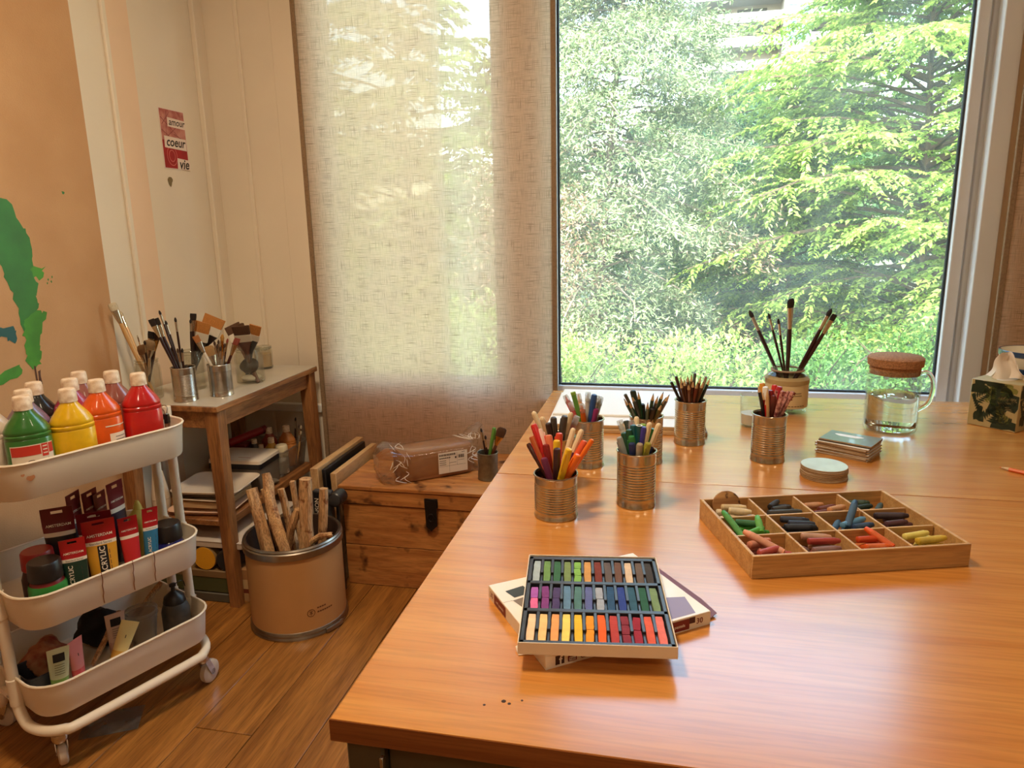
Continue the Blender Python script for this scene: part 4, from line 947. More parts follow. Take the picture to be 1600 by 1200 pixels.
faces = [lambda x, y: (x, -.0562, y), lambda x, y: (-.0562, -x, y), lambda x, y: (.0562, x, y)]
for fi, fn in enumerate(faces):
    r_ = random.Random(fi+5)
    def blob(cx, cy, rx, ry, m, lift=.0):
        P = []
        for a in np.linspace(0, 2*pi, 19)[:-1]:
            k = 1+.25*sin(3*a+cx*90)+.12*sin(7*a); x = min(.0545, max(-.0545, cx+rx*k*cos(a))); y = min(.118, max(.002, cy+ry*k*sin(a))); P.append(fn(x, y))
        g = G(); g.add(P, [tuple(range(18))]); o = g.build('printed_leaf', m, tb_)
    blob(.02, .075, .036, .04, dg); blob(-.036, .1, .022, .018, dg); blob(.03, .018, .03, .018, dg); blob(-.03, .03, .012, .02, dg); blob(.03, .105, .018, .012, olv); blob(.0, .112, .03, .008, dg)
    for (cx, cy, L, a, n, m) in ((-.03, .012, .07, 1.9, 9, dg), (-.02, .01, .075, .9, 10, dg), (.035, .005, .06, 2.0, 8, olv), (-.05, .06, .06, .7, 8, dg), (-.02, .115, .06, -1.2, 8, mg), (.04, .11, .05, -2.2, 8, mg), (.0, .07, .05, .2, 8, cream), (.015, .06, .05, -.6, 8, cream), (-.01, .055, .05, 1.5, 8, olv), (.045, .05, .05, 1.8, 7, dg)):
        sub = fn
        frond(sub, cx, cy, L, a, n, m)
tis = pm('tissue_white', (238, 226, 212), .9, sheen=.2)
def tissue(u, v):
    a = (u-.5)*2; z = .1205+.070*v*(1-.35*(a+.3)**2)+.004*sin(a*5); w = .046*(1-.45*v)
    return (a*w*(1-.15*v)+.004*sin(v*6), .014*sin(a*4+v*2)*(1-.4*v)+.006*a*v, z)
G().sheet(tissue, 20, 12).xf(Matrix.Rotation(radians(-66), 4, 'Z')).build('tissue', tis, tb_)
G().sheet(lambda u, v: (tissue(u, v)[0]*.9+.004, tissue(1-u, v)[1]*.8+.004, .1205+(tissue(u, v)[2]-.1205)*.88), 20, 12).xf(Matrix.Rotation(radians(-58), 4, 'Z')).build('tissue_fold', tis, tb_)

op = thing('orange_pencil', 'orange pencil lying alone at the right table edge', 'pencil', (.700, 1.604, .7442), radians(-42))
g = G(); g.rings([[(x, .0041*cos(a), .0041*sin(a)) for a in np.linspace(0, 2*pi, 7)[:-1]] for x in (.018, .175)]); g.build('body', pm('orange_lacquer', (226, 104, 30), .35), op)
g = G(); g.rings([[(x, r*cos(a), r*sin(a)) for a in np.linspace(0, 2*pi, 7)[:-1]] for x, r in ((.018, .004), (.004, .0012))]); g.build('sharpened_wood', palewood, op)
g = G(); g.rings([[(x, r*cos(a), r*sin(a)) for a in np.linspace(0, 2*pi, 7)[:-1]] for x, r in ((.004, .0012), (0, .0002))]); g.build('lead', pm('orange_lead', (214, 96, 30), .6), op)
navy = pm('glaze_navy', (30, 52, 84), .25, coat=.3); stone = pm('glaze_cream', (224, 208, 180), .35, coat=.3)
for k, (dz, dx) in enumerate(((0, 0), (.042, .004), (.084, .009))):
    b = thing('bowl', ['bottom bowl of the blue banded stack behind the tissue box', 'middle bowl of the blue banded stack behind the tissue box', 'top bowl of the blue banded stack behind the tissue box'][k], 'bowl', (.956+dx, 2.105, .74+dz), 0, 'stacked bowls')
    s = 1+.0*k
    pr = [(.001, 0), (.04, 0), (.041, .004), (.062, .03), (.078, .072), (.0795, .088)]
    g = G().lathe([(r*s, z) for r, z in pr], 40, False, False); g.lathe([(.0795*s, .088), (.0765*s, .088), (.074*s, .072), (.058*s, .033), (.03*s, .01), (.001, .01)], 40, False, False); g.build('body', stone, b)
    G().lathe([(.0797*s, .076), (.0803*s, .0755), (.0805*s, .088), (.0795*s, .0892), (.076*s, .0888)], 40, False, False).build('rim_band', navy, b)

# ================================================================== CRAYON BOX
bxw = wood('crayon_box_wood', (216, 172, 112), (190, 140, 82), (4, 60, 60), .5, .1, fine=.2)
bxs = wood('crayon_box_stained', (196, 148, 92), (150, 100, 58), (5, 60, 60), .6, 0, knots=60, dark=(90, 40, 24), fine=.2)
CBx, CBy, CBr, CBw, CBd, CBh = .268, 1.178, radians(16.8), .342, .230, .037
cb = thing('crayon_box', 'shallow wooden tray with twelve compartments of wax crayons', 'box', (CBx, CBy, .74), CBr)
tk = .0055; W2_, D2_ = CBw/2, CBd/2
G().cbox(-W2_+tk, W2_-tk, -D2_+tk, D2_-tk, .0, .004, .0005).build('bottom_panel', bxs, cb)
for s in (-1, 1):
    G().cbox(-W2_, W2_, s*(D2_-tk/2)-tk/2, s*(D2_-tk/2)+tk/2, 0, CBh, .0008).build('long_side', bxw, cb)
    G().cbox(s*(W2_-tk/2)-tk/2, s*(W2_-tk/2)+tk/2, -D2_+tk, D2_-tk, 0, CBh, .0008).build('short_side', bxw, cb)
iw, id_ = CBw-2*tk, CBd-2*tk
for k in (1, 2, 3):
    xx = -iw/2+iw*k/4; G().cbox(xx-.002, xx+.002, -D2_+tk, D2_-tk, .004, CBh-.002, .0006).build('divider', bxw, cb)
for k in (1, 2):
    yy = -id_/2+id_*k/3
    for q in range(4):
        xa = -iw/2+iw*q/4+.002; xb = -iw/2+iw*(q+1)/4-.002
        G().cbox(xa, xb, yy-.002, yy+.002, .004, CBh-.003, .0006).build('cross_divider', bxw, cb)
def crayon(label, group, c, p, ang, L, r, tilt=0, wrap=True, sub=None):
    t = thing('wax_crayon', label, 'crayon', group=group)
    M = Matrix.Translation((CBx, CBy, .74)) @ Matrix.Rotation(CBr, 4, 'Z') @ Matrix.Translation(p) @ Matrix.Rotation(ang, 4, 'Z') @ Matrix.Rotation(-tilt, 4, 'Y')
    t.location = M.to_translation(); t.rotation_mode = 'QUATERNION'; t.rotation_quaternion = M.to_quaternion()
    wax = pm('wax_%d_%d_%d' % c, c, .5, var=.15, vscale=60); pap = pm('wrap_%d_%d_%d' % c, tuple(min(255, int(x*.82+30)) for x in c), .75, var=.2, vscale=90)
    def lx(pr): return [[(x, rr*cos(a), rr*sin(a)) for a in np.linspace(0, 2*pi, 11)[:-1]] for x, rr in pr]
    G().rings(lx([(-L/2, r*.6), (-L/2+.001, r*.95), (L/2-.008, r*.95), (L/2-.007, r*.85), (L/2-.001, r*.68), (L/2, r*.5)])).build('wax_stick', wax, t)
    if wrap: G().rings(lx([(-L/2+.004, r), (L/2-.012, r)])).build('paper_wrap', pap, t)
COMP = [[('cream', [(232, 212, 170), (240, 226, 196), (222, 196, 150)], 5), ('black', [(40, 36, 34), (70, 66, 62), (52, 48, 46)], 6), ('rust and peach', [(214, 152, 104), (150, 62, 40), (110, 50, 36)], 4), ('dark green', [(52, 76, 58), (40, 60, 50)], 3)],
        [('green', [(58, 140, 52), (92, 176, 66), (40, 104, 50)], 6), ('navy', [(36, 40, 56), (50, 56, 76), (28, 30, 40)], 6), ('blue', [(48, 88, 120), (96, 150, 190), (40, 66, 100)], 5), ('plum', [(66, 40, 46), (88, 54, 60), (50, 34, 40)], 5)],
        [('pink', [(226, 146, 118), (190, 84, 76), (214, 120, 110)], 6), ('mauve and red', [(136, 96, 92), (170, 62, 52), (200, 150, 124)], 6), ('orange', [(226, 96, 32), (206, 74, 28), (236, 124, 50)], 6), ('yellow', [(232, 206, 84), (240, 222, 120), (220, 184, 60)], 5)]]
def segd(a, b):
    best = 9
    for i in range(7):
        p = (a[0]+(a[2]-a[0])*i/6, a[1]+(a[3]-a[1])*i/6)
        dx, dy = b[2]-b[0], b[3]-b[1]; t = max(0, min(1, ((p[0]-b[0])*dx+(p[1]-b[1])*dy)/(dx*dx+dy*dy))); best = min(best, math.hypot(p[0]-b[0]-t*dx, p[1]-b[1]-t*dy))
    return best
rc = random.Random(21)
ROWN = ('back', 'middle', 'front')
for ri in range(3):
    for ci in range(4):
        nm, cols, n = COMP[ri][ci]; n += 3; r = .0055
        x0, x1 = -iw/2+iw*ci/4+.003, -iw/2+iw*(ci+1)/4-.003; y1, y0 = id_/2-id_*ri/3-.003, id_/2-id_*(ri+1)/3+.003
        layers = [[], [], []]; placed = []
        for k in range(n):
            done = False
            for lay in range(3):
                for att in range(60):
                    L = rc.uniform(.036, .062); a = rc.gauss(.15, .45); cx_, cy_ = rc.uniform(x0+r, x1-r), rc.uniform(y0+r, y1-r)
                    s = (cx_-L/2*cos(a), cy_-L/2*sin(a), cx_+L/2*cos(a), cy_+L/2*sin(a))
                    if not (x0+r < min(s[0], s[2]) and max(s[0], s[2]) < x1-r and y0+r < min(s[1], s[3]) and max(s[1], s[3]) < y1-r): continue
                    if all(segd(s, o) > 2*r+.0004 for o in layers[lay]): done = True; break
                if done: layers[lay].append(s); placed.append((cx_, cy_, .0042+r+lay*2*r, a, L)); break
        placed.sort()
        for k, (cx_, cy_, z, a, L) in enumerate(placed):
            crayon('%s crayon, %s from left in the %s compartment' % (nm, ORD[k], nm), 'wax crayons in the wooden tray', cols[k % len(cols)], (cx_, cy_, z), a, L, r, wrap=(k % 3 != 1))
def leaning(label, c, p0, p1, r=.0055):
    a, b = Vector(p0), Vector(p1); d = b-a; crayon(label, 'wax crayons in the wooden tray', c, (a+b)/2, atan2(d.y, d.x), d.length, r, math.asin(d.z/d.length))
def comp(ci, ri): return (-iw/2+iw*(ci+.5)/4, id_/2-id_*(ri+.5)/3)
bx_, by_ = comp(2, 1); leaning('blue crayon propped up high out of the blue compartment', (44, 78, 108), (bx_-.012, by_-.018, .028), (bx_+.028, by_+.030, .054), .006)
gx_, gy_ = comp(0, 1); leaning('green crayon leaning over the left edge of the tray', (70, 150, 60), (gx_-.022, gy_-.026, .022), (gx_-.036, gy_+.034, .046))
leaning('short upright green crayon in the green compartment', (96, 180, 70), (gx_+.008, gy_-.02, .028), (gx_+.014, gy_+.012, .044), .006)
kx_, ky_ = comp(0, 2); leaning('thick pink crayon leaning over the front left corner compartment', (226, 150, 116), (kx_+.014, ky_-.016, .026), (kx_-.034, ky_+.026, .046), .006)
ox_, oy_ = comp(2, 2); leaning('bright orange crayon propped diagonally in the orange compartment', (230, 90, 26), (ox_+.022, oy_-.018, .026), (ox_-.002, oy_+.022, .042))
dx_, dy_ = comp(0, 0)
dk = tag(G().lathe([(.0235, -.003), (.025, -.002), (.025, .002), (.0235, .003)], 36).build('wooden_disc', bxs), 'round wooden disc standing upright among the cream crayons', 'disc')
M = Matrix.Translation((CBx, CBy, .74)) @ Matrix.Rotation(CBr, 4, 'Z') @ Matrix.Translation((dx_-.005, dy_+.024, .0305)) @ Matrix.Rotation(radians(80), 4, 'X')
dk.location = M.to_translation(); dk.rotation_mode = 'QUATERNION'; dk.rotation_quaternion = M.to_quaternion()

# ================================================================== PASTEL TRAY ON ITS SLEEVE
cardw = pm('card_white', (244, 230, 210), .55, var=.04, vscale=20)
cardw2 = pm('card_white_top', (240, 232, 222), .35, coat=.2)
maroon = pm('print_maroon', (120, 28, 34), .5); maroon_d = pm('print_dark_maroon', (66, 18, 30), .5)
SLx, SLy, SLr, SLw, SLd, SLh = -.083, .891, radians(35), .242, .189, .019
sl = thing('pastel_box_sleeve', 'white printed cardboard sleeve lying crosswise under the pastel tray', 'box', (SLx, SLy, .74), SLr)
hw_, hd_ = SLw/2, SLd/2; th = .0012
g = G(); g.cbox(-hw_, hw_, -hd_, hd_, 0, th, .0003); g.cbox(-hw_, hw_, -hd_, hd_, SLh-th, SLh, .0003); g.cbox(-hw_, hw_, -hd_, -hd_+th, th, SLh-th, .0003); g.cbox(-hw_, hw_, hd_-th, hd_, th, SLh-th, .0003); g.cbox(-hw_, -hw_+th, -hd_+th, hd_-th, th, SLh-th, .0003)
g.build('carton', cardw, sl)
G().cbox(-hw_+.0006, hw_-.0006, -hd_+.0006, hd_-.0006, SLh, SLh+.0003, .0001).build('top_print', cardw2, sl)
# open end flap on the right
g = G(); P = [(hw_, -hd_+.006, .001), (hw_+.020, -hd_+.012, .0045), (hw_+.024, -hd_+.05, .005), (hw_+.022, hd_-.02, .005), (hw_, hd_-.004, .001)]
g.add(P+[(x, y, z+.0008) for x, y, z in P], [(0, 1, 2, 3, 4), (9, 8, 7, 6, 5)]+[(i, (i+1) % 5, (i+1) % 5+5, i+5) for i in range(5)]); g.build('end_flap', pm('flap_mauve', (120, 76, 92), .5), sl)
g = G(); P = [(-hw_-.0002, -.058, .0005), (-hw_-.018, -.054, .0005), (-hw_-.016, -.040, .004), (-hw_-.0002, -.036, .006)]
g.add(P+[(x, y, z+.0008) for x, y, z in P], [(0, 1, 2, 3), (7, 6, 5, 4)]+[(i, (i+1) % 4, (i+1) % 4+4, i+4) for i in range(4)]); g.build('side_tab', cardw, sl)
topf = lambda x, y: (x, y, SLh+.0005); frontf = lambda x, y: (x, -hd_-.0004, y); leftf = lambda x, y: (-hw_-.0004, -x, y)
def patch(fn, pts, m, nm='print_patch'):
    g = G(); g.add([fn(*p) for p in pts], [tuple(range(len(pts)))]); return g.build(nm, m, sl)
def rect(fn, x0, x1, y0, y1, m, nm='print_patch'): return patch(fn, [(x0, y0), (x1, y0), (x1, y1), (x0, y1)], m, nm)
for k, (x0, x1, y0, y1, c) in enumerate(((-.105, -.077, .046, .072, (52, 58, 56)), (-.105, -.077, .018, .044, (128, 114, 100)), (-.075, -.047, .034, .062, (84, 74, 66)), (-.105, -.077, -.010, .016, (82, 74, 70)), (-.075, -.047, .004, .032, (66, 56, 52)), (-.105, -.077, -.038, -.012, (166, 96, 40)), (-.105, -.077, -.064, -.04, (84, 90, 44)))):
    patch(topf, [(x0+.004, y0), (x1+.004, y0+.003), (x1, y1), (x0-.001, y1-.004)], pm('swatch_%d' % k, c, .5), 'printed_block')
for k, (x, y, l, a) in enumerate(((-.06, .078, .022, .3), (-.045, .082, .016, -.4), (-.064, .084, .012, .8))):
    patch(topf, [(x, y), (x+l*cos(a), y+l*sin(a)*.3), (x+l*cos(a), y+l*sin(a)*.3+.004), (x, y+.005)], maroon, 'printed_letter_stroke')
patch(topf, [(.045, -.09), (.1, -.09), (.112, -.05), (.07, -.035), (.05, -.05)], pm('print_lilac', (150, 140, 176), .5), 'printed_block')
patch(topf, [(.06, -.02), (.072, -.02), (.075, .0), (.064, .0)], pm('print_mauve', (176, 140, 140), .5), 'printed_block')
rect(topf, -.12, .12, .040, .0405, maroon_d, 'print_line')
rect(frontf, .04, .087, .002, .017, maroon, 'red_strip'); rect(frontf, .087, .096, .009, .0175, maroon_d, 'dark_strip')
frontf2 = lambda x, y: (x, -hd_-.0007, y); leftf2 = lambda x, y: (-hw_-.0007, -x, y)
printed('printed_text', 'soft pastels', .0062, lambda x, y: frontf2(.066+x, .009+y), cardw2, sl, 0, .01)
printed('printed_number', '30', .011, lambda x, y: frontf2(.103+x, .010+y), maroon, sl, 0, .01)
rect(leftf, -.072, -.030, .002, .017, maroon, 'red_strip'); printed('printed_text', 'soft pastels', .0062, lambda x, y: leftf2(-.051+x, .009+y), cardw2, sl, 0, .01)
printed('printed_number', '30', .011, lambda x, y: leftf2(-.081+x, .010+y), maroon, sl, 0, .01)
# icons on the front side
rect(frontf, -.108, -.096, .0035, .0155, pm('icon_brown', (56, 26, 22), .5), 'icon_square'); printed('icon_letter', 'f', .015, lambda x, y: frontf2(-.101+x, .0088+y), cardw2, sl, 0, .03)
rect(frontf, -.091, -.079, .0035, .0155, maroon, 'icon_square'); rect(frontf2, -.0895, -.0805, .0045, .0095, cardw2, 'icon_screen')
printed('icon_letter', 'You', .0052, lambda x, y: frontf2(-.085+x, .0122+y), cardw2, sl, 0, .01); printed('icon_letter', 'Tube', .004, lambda x, y: (-.085+x, -hd_-.0010, .007+y), maroon, sl, 0, .01)
ri_ = lambda w: [(-.068+w*cos(a)*(1+.12*cos(4*a+pi)), .0095+w*sin(a)*(1+.12*cos(4*a+pi))) for a in np.linspace(0, 2*pi, 33)[:-1]]
def annulus(fn, A, B, m, nm):
    g = G(); n = len(A); g.add([fn(*p) for p in A]+[fn(*p) for p in B], [(i, (i+1) % n, (i+1) % n+n, i+n) for i in range(n)]); return g.build(nm, m, sl)
annulus(frontf, ri_(.0062), ri_(.0052), maroon, 'icon_camera_outline'); cr = lambda w: [(-.068+w*cos(a), .0095+w*sin(a)) for a in np.linspace(0, 2*pi, 25)[:-1]]
annulus(frontf, cr(.0032), cr(.0022), maroon, 'icon_camera_lens'); rect(frontf, -.0648, -.0636, .0128, .014, maroon, 'icon_camera_dot')
for k in range(5): rect(frontf, -.056+.009*k, -.050+.009*k, .0085, .0092, maroon_d, 'printed_dash')
PTx, PTy, PTr, PTw, PTd, PTh = -.082, .868, radians(7.2), .189, .232, .0160
PZ = .74+SLh+.0008
pt = thing('pastel_tray', 'open white cardboard tray with dark insert of soft pastels', 'tray', (PTx, PTy, PZ), PTr)
w2, d2 = PTw/2, PTd/2
g = G(); g.cbox(-w2, w2, -d2, d2, 0, .0012, .0003)
for s in (-1, 1): g.cbox(-w2, w2, s*(d2-.0006)-.0006, s*(d2-.0006)+.0006, .0012, PTh, .0003); g.cbox(s*(w2-.0006)-.0006, s*(w2-.0006)+.0006, -d2+.0012, d2-.0012, .0012, PTh, .0003)
g.build('carton', cardw, pt)
dark = pm('insert_plastic', (58, 60, 66), .32, var=.15, vscale=60)
g = G(); a0, b0 = w2-.002, d2-.002; cwid = (2*a0-.010)/12; rl = (2*b0-.014)/3
g.cbox(-a0, a0, -b0, b0, .0014, .004, .0004)
for k in range(13):
    xx = -a0+.005+cwid*k; ww = .0021 if 0 < k < 12 else .005
    if k == 0: g.cbox(-a0, -a0+.0055, -b0, b0, .004, PTh-.0015, .0008)
    elif k == 12: g.cbox(a0-.0055, a0, -b0, b0, .004, PTh-.0015, .0008)
    else:
        for r in range(3):
            yb = -b0+.005+(rl+.002)*r
            g.cbox(xx-.0018, xx+.0018, yb, yb+rl*.38, .004, PTh-.0055, .0006)
            g.cbox(xx-.0022, xx+.0022, yb+rl*.38, yb+rl-.002, .004, PTh-.002, .0006)
for k in range(4):
    yy = -b0+.004+(rl+.002)*k-.001; g.cbox(-a0, a0, max(-b0, yy-.004), min(b0, yy+.004), .004, PTh-.0015, .0008)
g.build('insert', dark, pt)
P1 = [('pale blue grey', (170, 186, 192)), ('grass green', (112, 152, 88)), ('dark green', (58, 108, 76)), ('olive green', (124, 146, 92)), ('lime green', (136, 190, 92)), ('ochre orange', (210, 156, 92)), ('rust brown', (126, 54, 44)), ('grey brown', (102, 90, 88)), ('chocolate brown', (112, 80, 68)), ('cream', (222, 196, 168)), ('taupe', (108, 92, 84)), ('charcoal', (66, 62, 62))]
P2 = [('pink and violet', (176, 96, 184)), ('purple', (132, 62, 132)), ('dark violet', (78, 64, 112)), ('steel blue', (98, 136, 168)), ('grey teal', (84, 128, 128)), ('periwinkle', (96, 106, 164)), ('pale grey blue', (168, 176, 192)), ('deep blue', (44, 84, 124)), ('ultramarine', (44, 68, 150)), ('petrol blue', (50, 94, 118)), ('bottle green', (44, 98, 78)), ('sage green', (124, 152, 112))]
P3 = [('pale peach', (246, 208, 168)), ('apricot', (250, 206, 138)), ('peach orange', (242, 168, 104)), ('light yellow', (250, 222, 116)), ('golden yellow', (244, 196, 56)), ('orange', (244, 156, 44)), ('vermilion', (248, 104, 44)), ('brick red', (190, 68, 66)), ('wine red', (140, 46, 66)), ('crimson', (160, 38, 62)), ('coral', (226, 98, 78)), ('pink coral', (236, 124, 118))]
BRK = {(0, 4): 3, (1, 0): 2, (1, 1): 2, (1, 2): 2, (1, 6): 2, (2, 5): 2, (2, 8): 3, (2, 9): 2}
rp = random.Random(77); MP = Matrix.Translation((PTx, PTy, PZ)) @ Matrix.Rotation(PTr, 4, 'Z')
for ri, row in enumerate((P1, P2, P3)):
    for ci, (cn, c) in enumerate(row):
        n = BRK.get((ri, ci), 1); yb = -b0+.0045+(rl+.002)*(2-ri); Lall = .0635; xx = -a0+.005+cwid*(ci+.5); pos = yb+.0012
        for k in range(n):
            l = Lall/n*(rp.uniform(.9, 1.0) if n > 1 else rp.uniform(.97, 1.0))-.001
            where = '' if n == 1 else [' near end', ' far end'][k] if n == 2 else [' near end', ' middle', ' far end'][k]
            lab = ('%s soft pastel stick in %s row of the pastel tray' % (cn, ROWN[ri])) if n == 1 else ('broken %s pastel piece,%s, in %s row of the pastel tray' % (cn, where, ROWN[ri]))
            cc = c if not (ri == 1 and ci == 0 and k == 0) else (236, 112, 164)
            rz = rp.uniform(-.015, .015) if n == 1 else rp.uniform(-.07, .07)
            M = MP @ Matrix.Translation((xx+rp.uniform(-.0006, .0006), pos+l/2, .0042)) @ Matrix.Rotation(rz, 4, 'Z')
            g = G(); w = .0049; R = []
            m_ = 5
            for q in range(m_+1):
                yy = -l/2+l*q/m_; jx = rp.uniform(-.0004, .0004) if 0 < q < m_ else 0; k_ = .90 if q in (0, m_) else 1
                R.append([(w*k_*sx_+jx, yy, .0049+.0049*k_*sz_+rp.uniform(-.0002, .0002)) for sx_, sz_ in ((-1, -.92), (-.92, -1), (.92, -1), (1, -.92), (1, .92), (.92, 1), (-.92, 1), (-1, .92))])
            g.rings(R); t = tag(g.build('soft_pastel', pm('chalk_%d_%d_%d' % cc, cc, .9, var=.14, vscale=90, bump=.15, bscale=200)), lab, 'pastel', 'soft pastels in the tray')
            t.location = M.to_translation(); t.rotation_euler = M.to_euler()
            pos += l+.0012

# ================================================================== TROLLEY
TX, TY, TR = -1.45, 1.4375, atan2(.927, .374)
def tw(a, b, z): return (TX+a*cos(TR)-b*sin(TR), TY+a*sin(TR)+b*cos(TR), z)
enamel = pm('cream_enamel', (238, 222, 198), .38, coat=.15, var=.05, vscale=7)
chrome = pm('chrome', (200, 196, 190), .18, metal=1); rubber = pm('wheel_grey', (206, 188, 168), .5)
tr = thing('utility_trolley', 'cream three tier metal utility trolley full of paint supplies', 'trolley', (TX, TY, 0), TR)
rust = pm('paint_smear', (196, 130, 84), .6)
TIER = ((.690, .775), (.378, .463), (.152, .237))
for k, (z0, z1) in enumerate(TIER):
    g = G()
    o = [rrect(.425, .325, .055, z0, 6), rrect(.432, .332, .06, z0+.004, 6), rrect(.450, .350, .070, z1, 6)]
    i = [rrect(.446, .346, .068, z1, 6), rrect(.428, .328, .058, z0+.006, 6)]
    g.rings(o+i, True, True); ty = g.build('tray', enamel, tr)
    G().tube(rrect(.451, .351, .0705, z1+.0005, 6), .0032, 6, closed=True).build('rim', enamel, ty)
    if k == 0:
        for (a, z, rx, rz) in ((-.165, .742, .009, .006), (-.18, .752, .004, .003)):
            P = []
            yy = -.1735
            for q in np.linspace(0, 2*pi, 15)[:-1]:
                dz = rz*sin(q)*(1+.3*sin(3*q)); zz = z+dz; P.append((a+rx*cos(q), -(.3251/2+(.35-.325)/2*(zz-z0)/(z1-z0))-.0018, zz))
            gg = G(); gg.add(P, [tuple(range(14))]); gg.build('paint_smear', rust, ty)
        gg = G(); gg.tube([(.2190, -.02, .745), (.2212, -.016, .738), (.2188, -.024, .728)], .0012, 5); gg.build('dark_scratch', speck, ty)
    if k == 1:
        for a in (-.055, .02, .075):
            y = lambda z: -(.325/2+.0125*(z-z0)/(z1-z0))-.003
            gg = G().tube([(a+.001*sin(z*200), y(z), z) for z in np.linspace(z0+.006, z1, 9)]+[(a, y(z1)+.001, z1+.0035), (a, y(z1)+.005, z1+.004)], .0011, 5); gg.build('paint_drip', pm('brown_drip', (140, 84, 48), .5), ty)
for s in (-1, 1):
    pts = [(-.228, s*.045, .80), (-.228, s*.045, .20), (-.228, s*.048, .155), (-.226, s*.066, .123), (-.222, s*.095, .115), (-.208, s*.130, .113), (-.180, s*.158, .112), (-.140, s*.168, .112)]
    pts = pts+[(-a, b, z) for a, b, z in pts[::-1]]
    q = [Vector(pts[0])]+smooth(pts[1:-1], 4)+[Vector(pts[-1])]
    G().tube(q, .0125, 12).build('tube_frame', enamel, tr)
for e in (-1, 1):
    for s in (-1, 1):
        for z0, z1 in TIER:
            G().lathe([(.0126, z0+.012), (.0152, z0+.014), (.0152, z1-.004), (.0126, z1-.002)], 14, False, False).xf(Matrix.Translation((e*.228, s*.045, 0))).build('collar', enamel, tr)
            G().lathe([(.004, 0), (.004, .002), (.002, .003)], 8).xf(Matrix.Translation((e*.2445, s*.045, (z0+z1)/2)) @ Matrix.Rotation(e*pi/2, 4, 'Y')).build('screw', chrome, tr)
    G().cbox(e*.228-.006, e*.228+.006, -.04, .04, .165, .185, .002).build('end_brace', enamel, tr)
for (a, b, rz) in ((-.187, -.139, 1.25), (.187, -.139, .35), (-.187, .139, 2.0), (.187, .139, -.6)):
    c = obj('caster', G().lathe([(.007, .072), (.007, .104), (.017, .098), (.019, .088), (.017, .080), (.010, .072)], 18).mesh('caster', chrome), tr)
    c.location = (a, b, 0); c.rotation_euler = (0, 0, rz)
    g = G()
    for s in (-1, 1): g.prism([(-.006, .082), (.012, .082), (.030, .040), (.030, .026), (.018, .026), (.006, .05)], s*.0125-.001, s*.0125+.001)
    g.xf(Matrix.Rotation(pi/2, 4, 'X')); g.build('fork', chrome, c)
    G().lathe([(.004, -.0105), (.026, -.0105), (.0325, -.007), (.0335, 0), (.0325, .007), (.026, .0105), (.004, .0105)], 28).xf(Matrix.Translation((.023, 0, .0335)) @ Matrix.Rotation(pi/2, 4, 'X')).build('wheel', rubber, c)
    G().lathe([(.009, -.0135), (.009, .0135)], 14).xf(Matrix.Translation((.023, 0, .0335)) @ Matrix.Rotation(pi/2, 4, 'X')).build('hub', chrome, c)

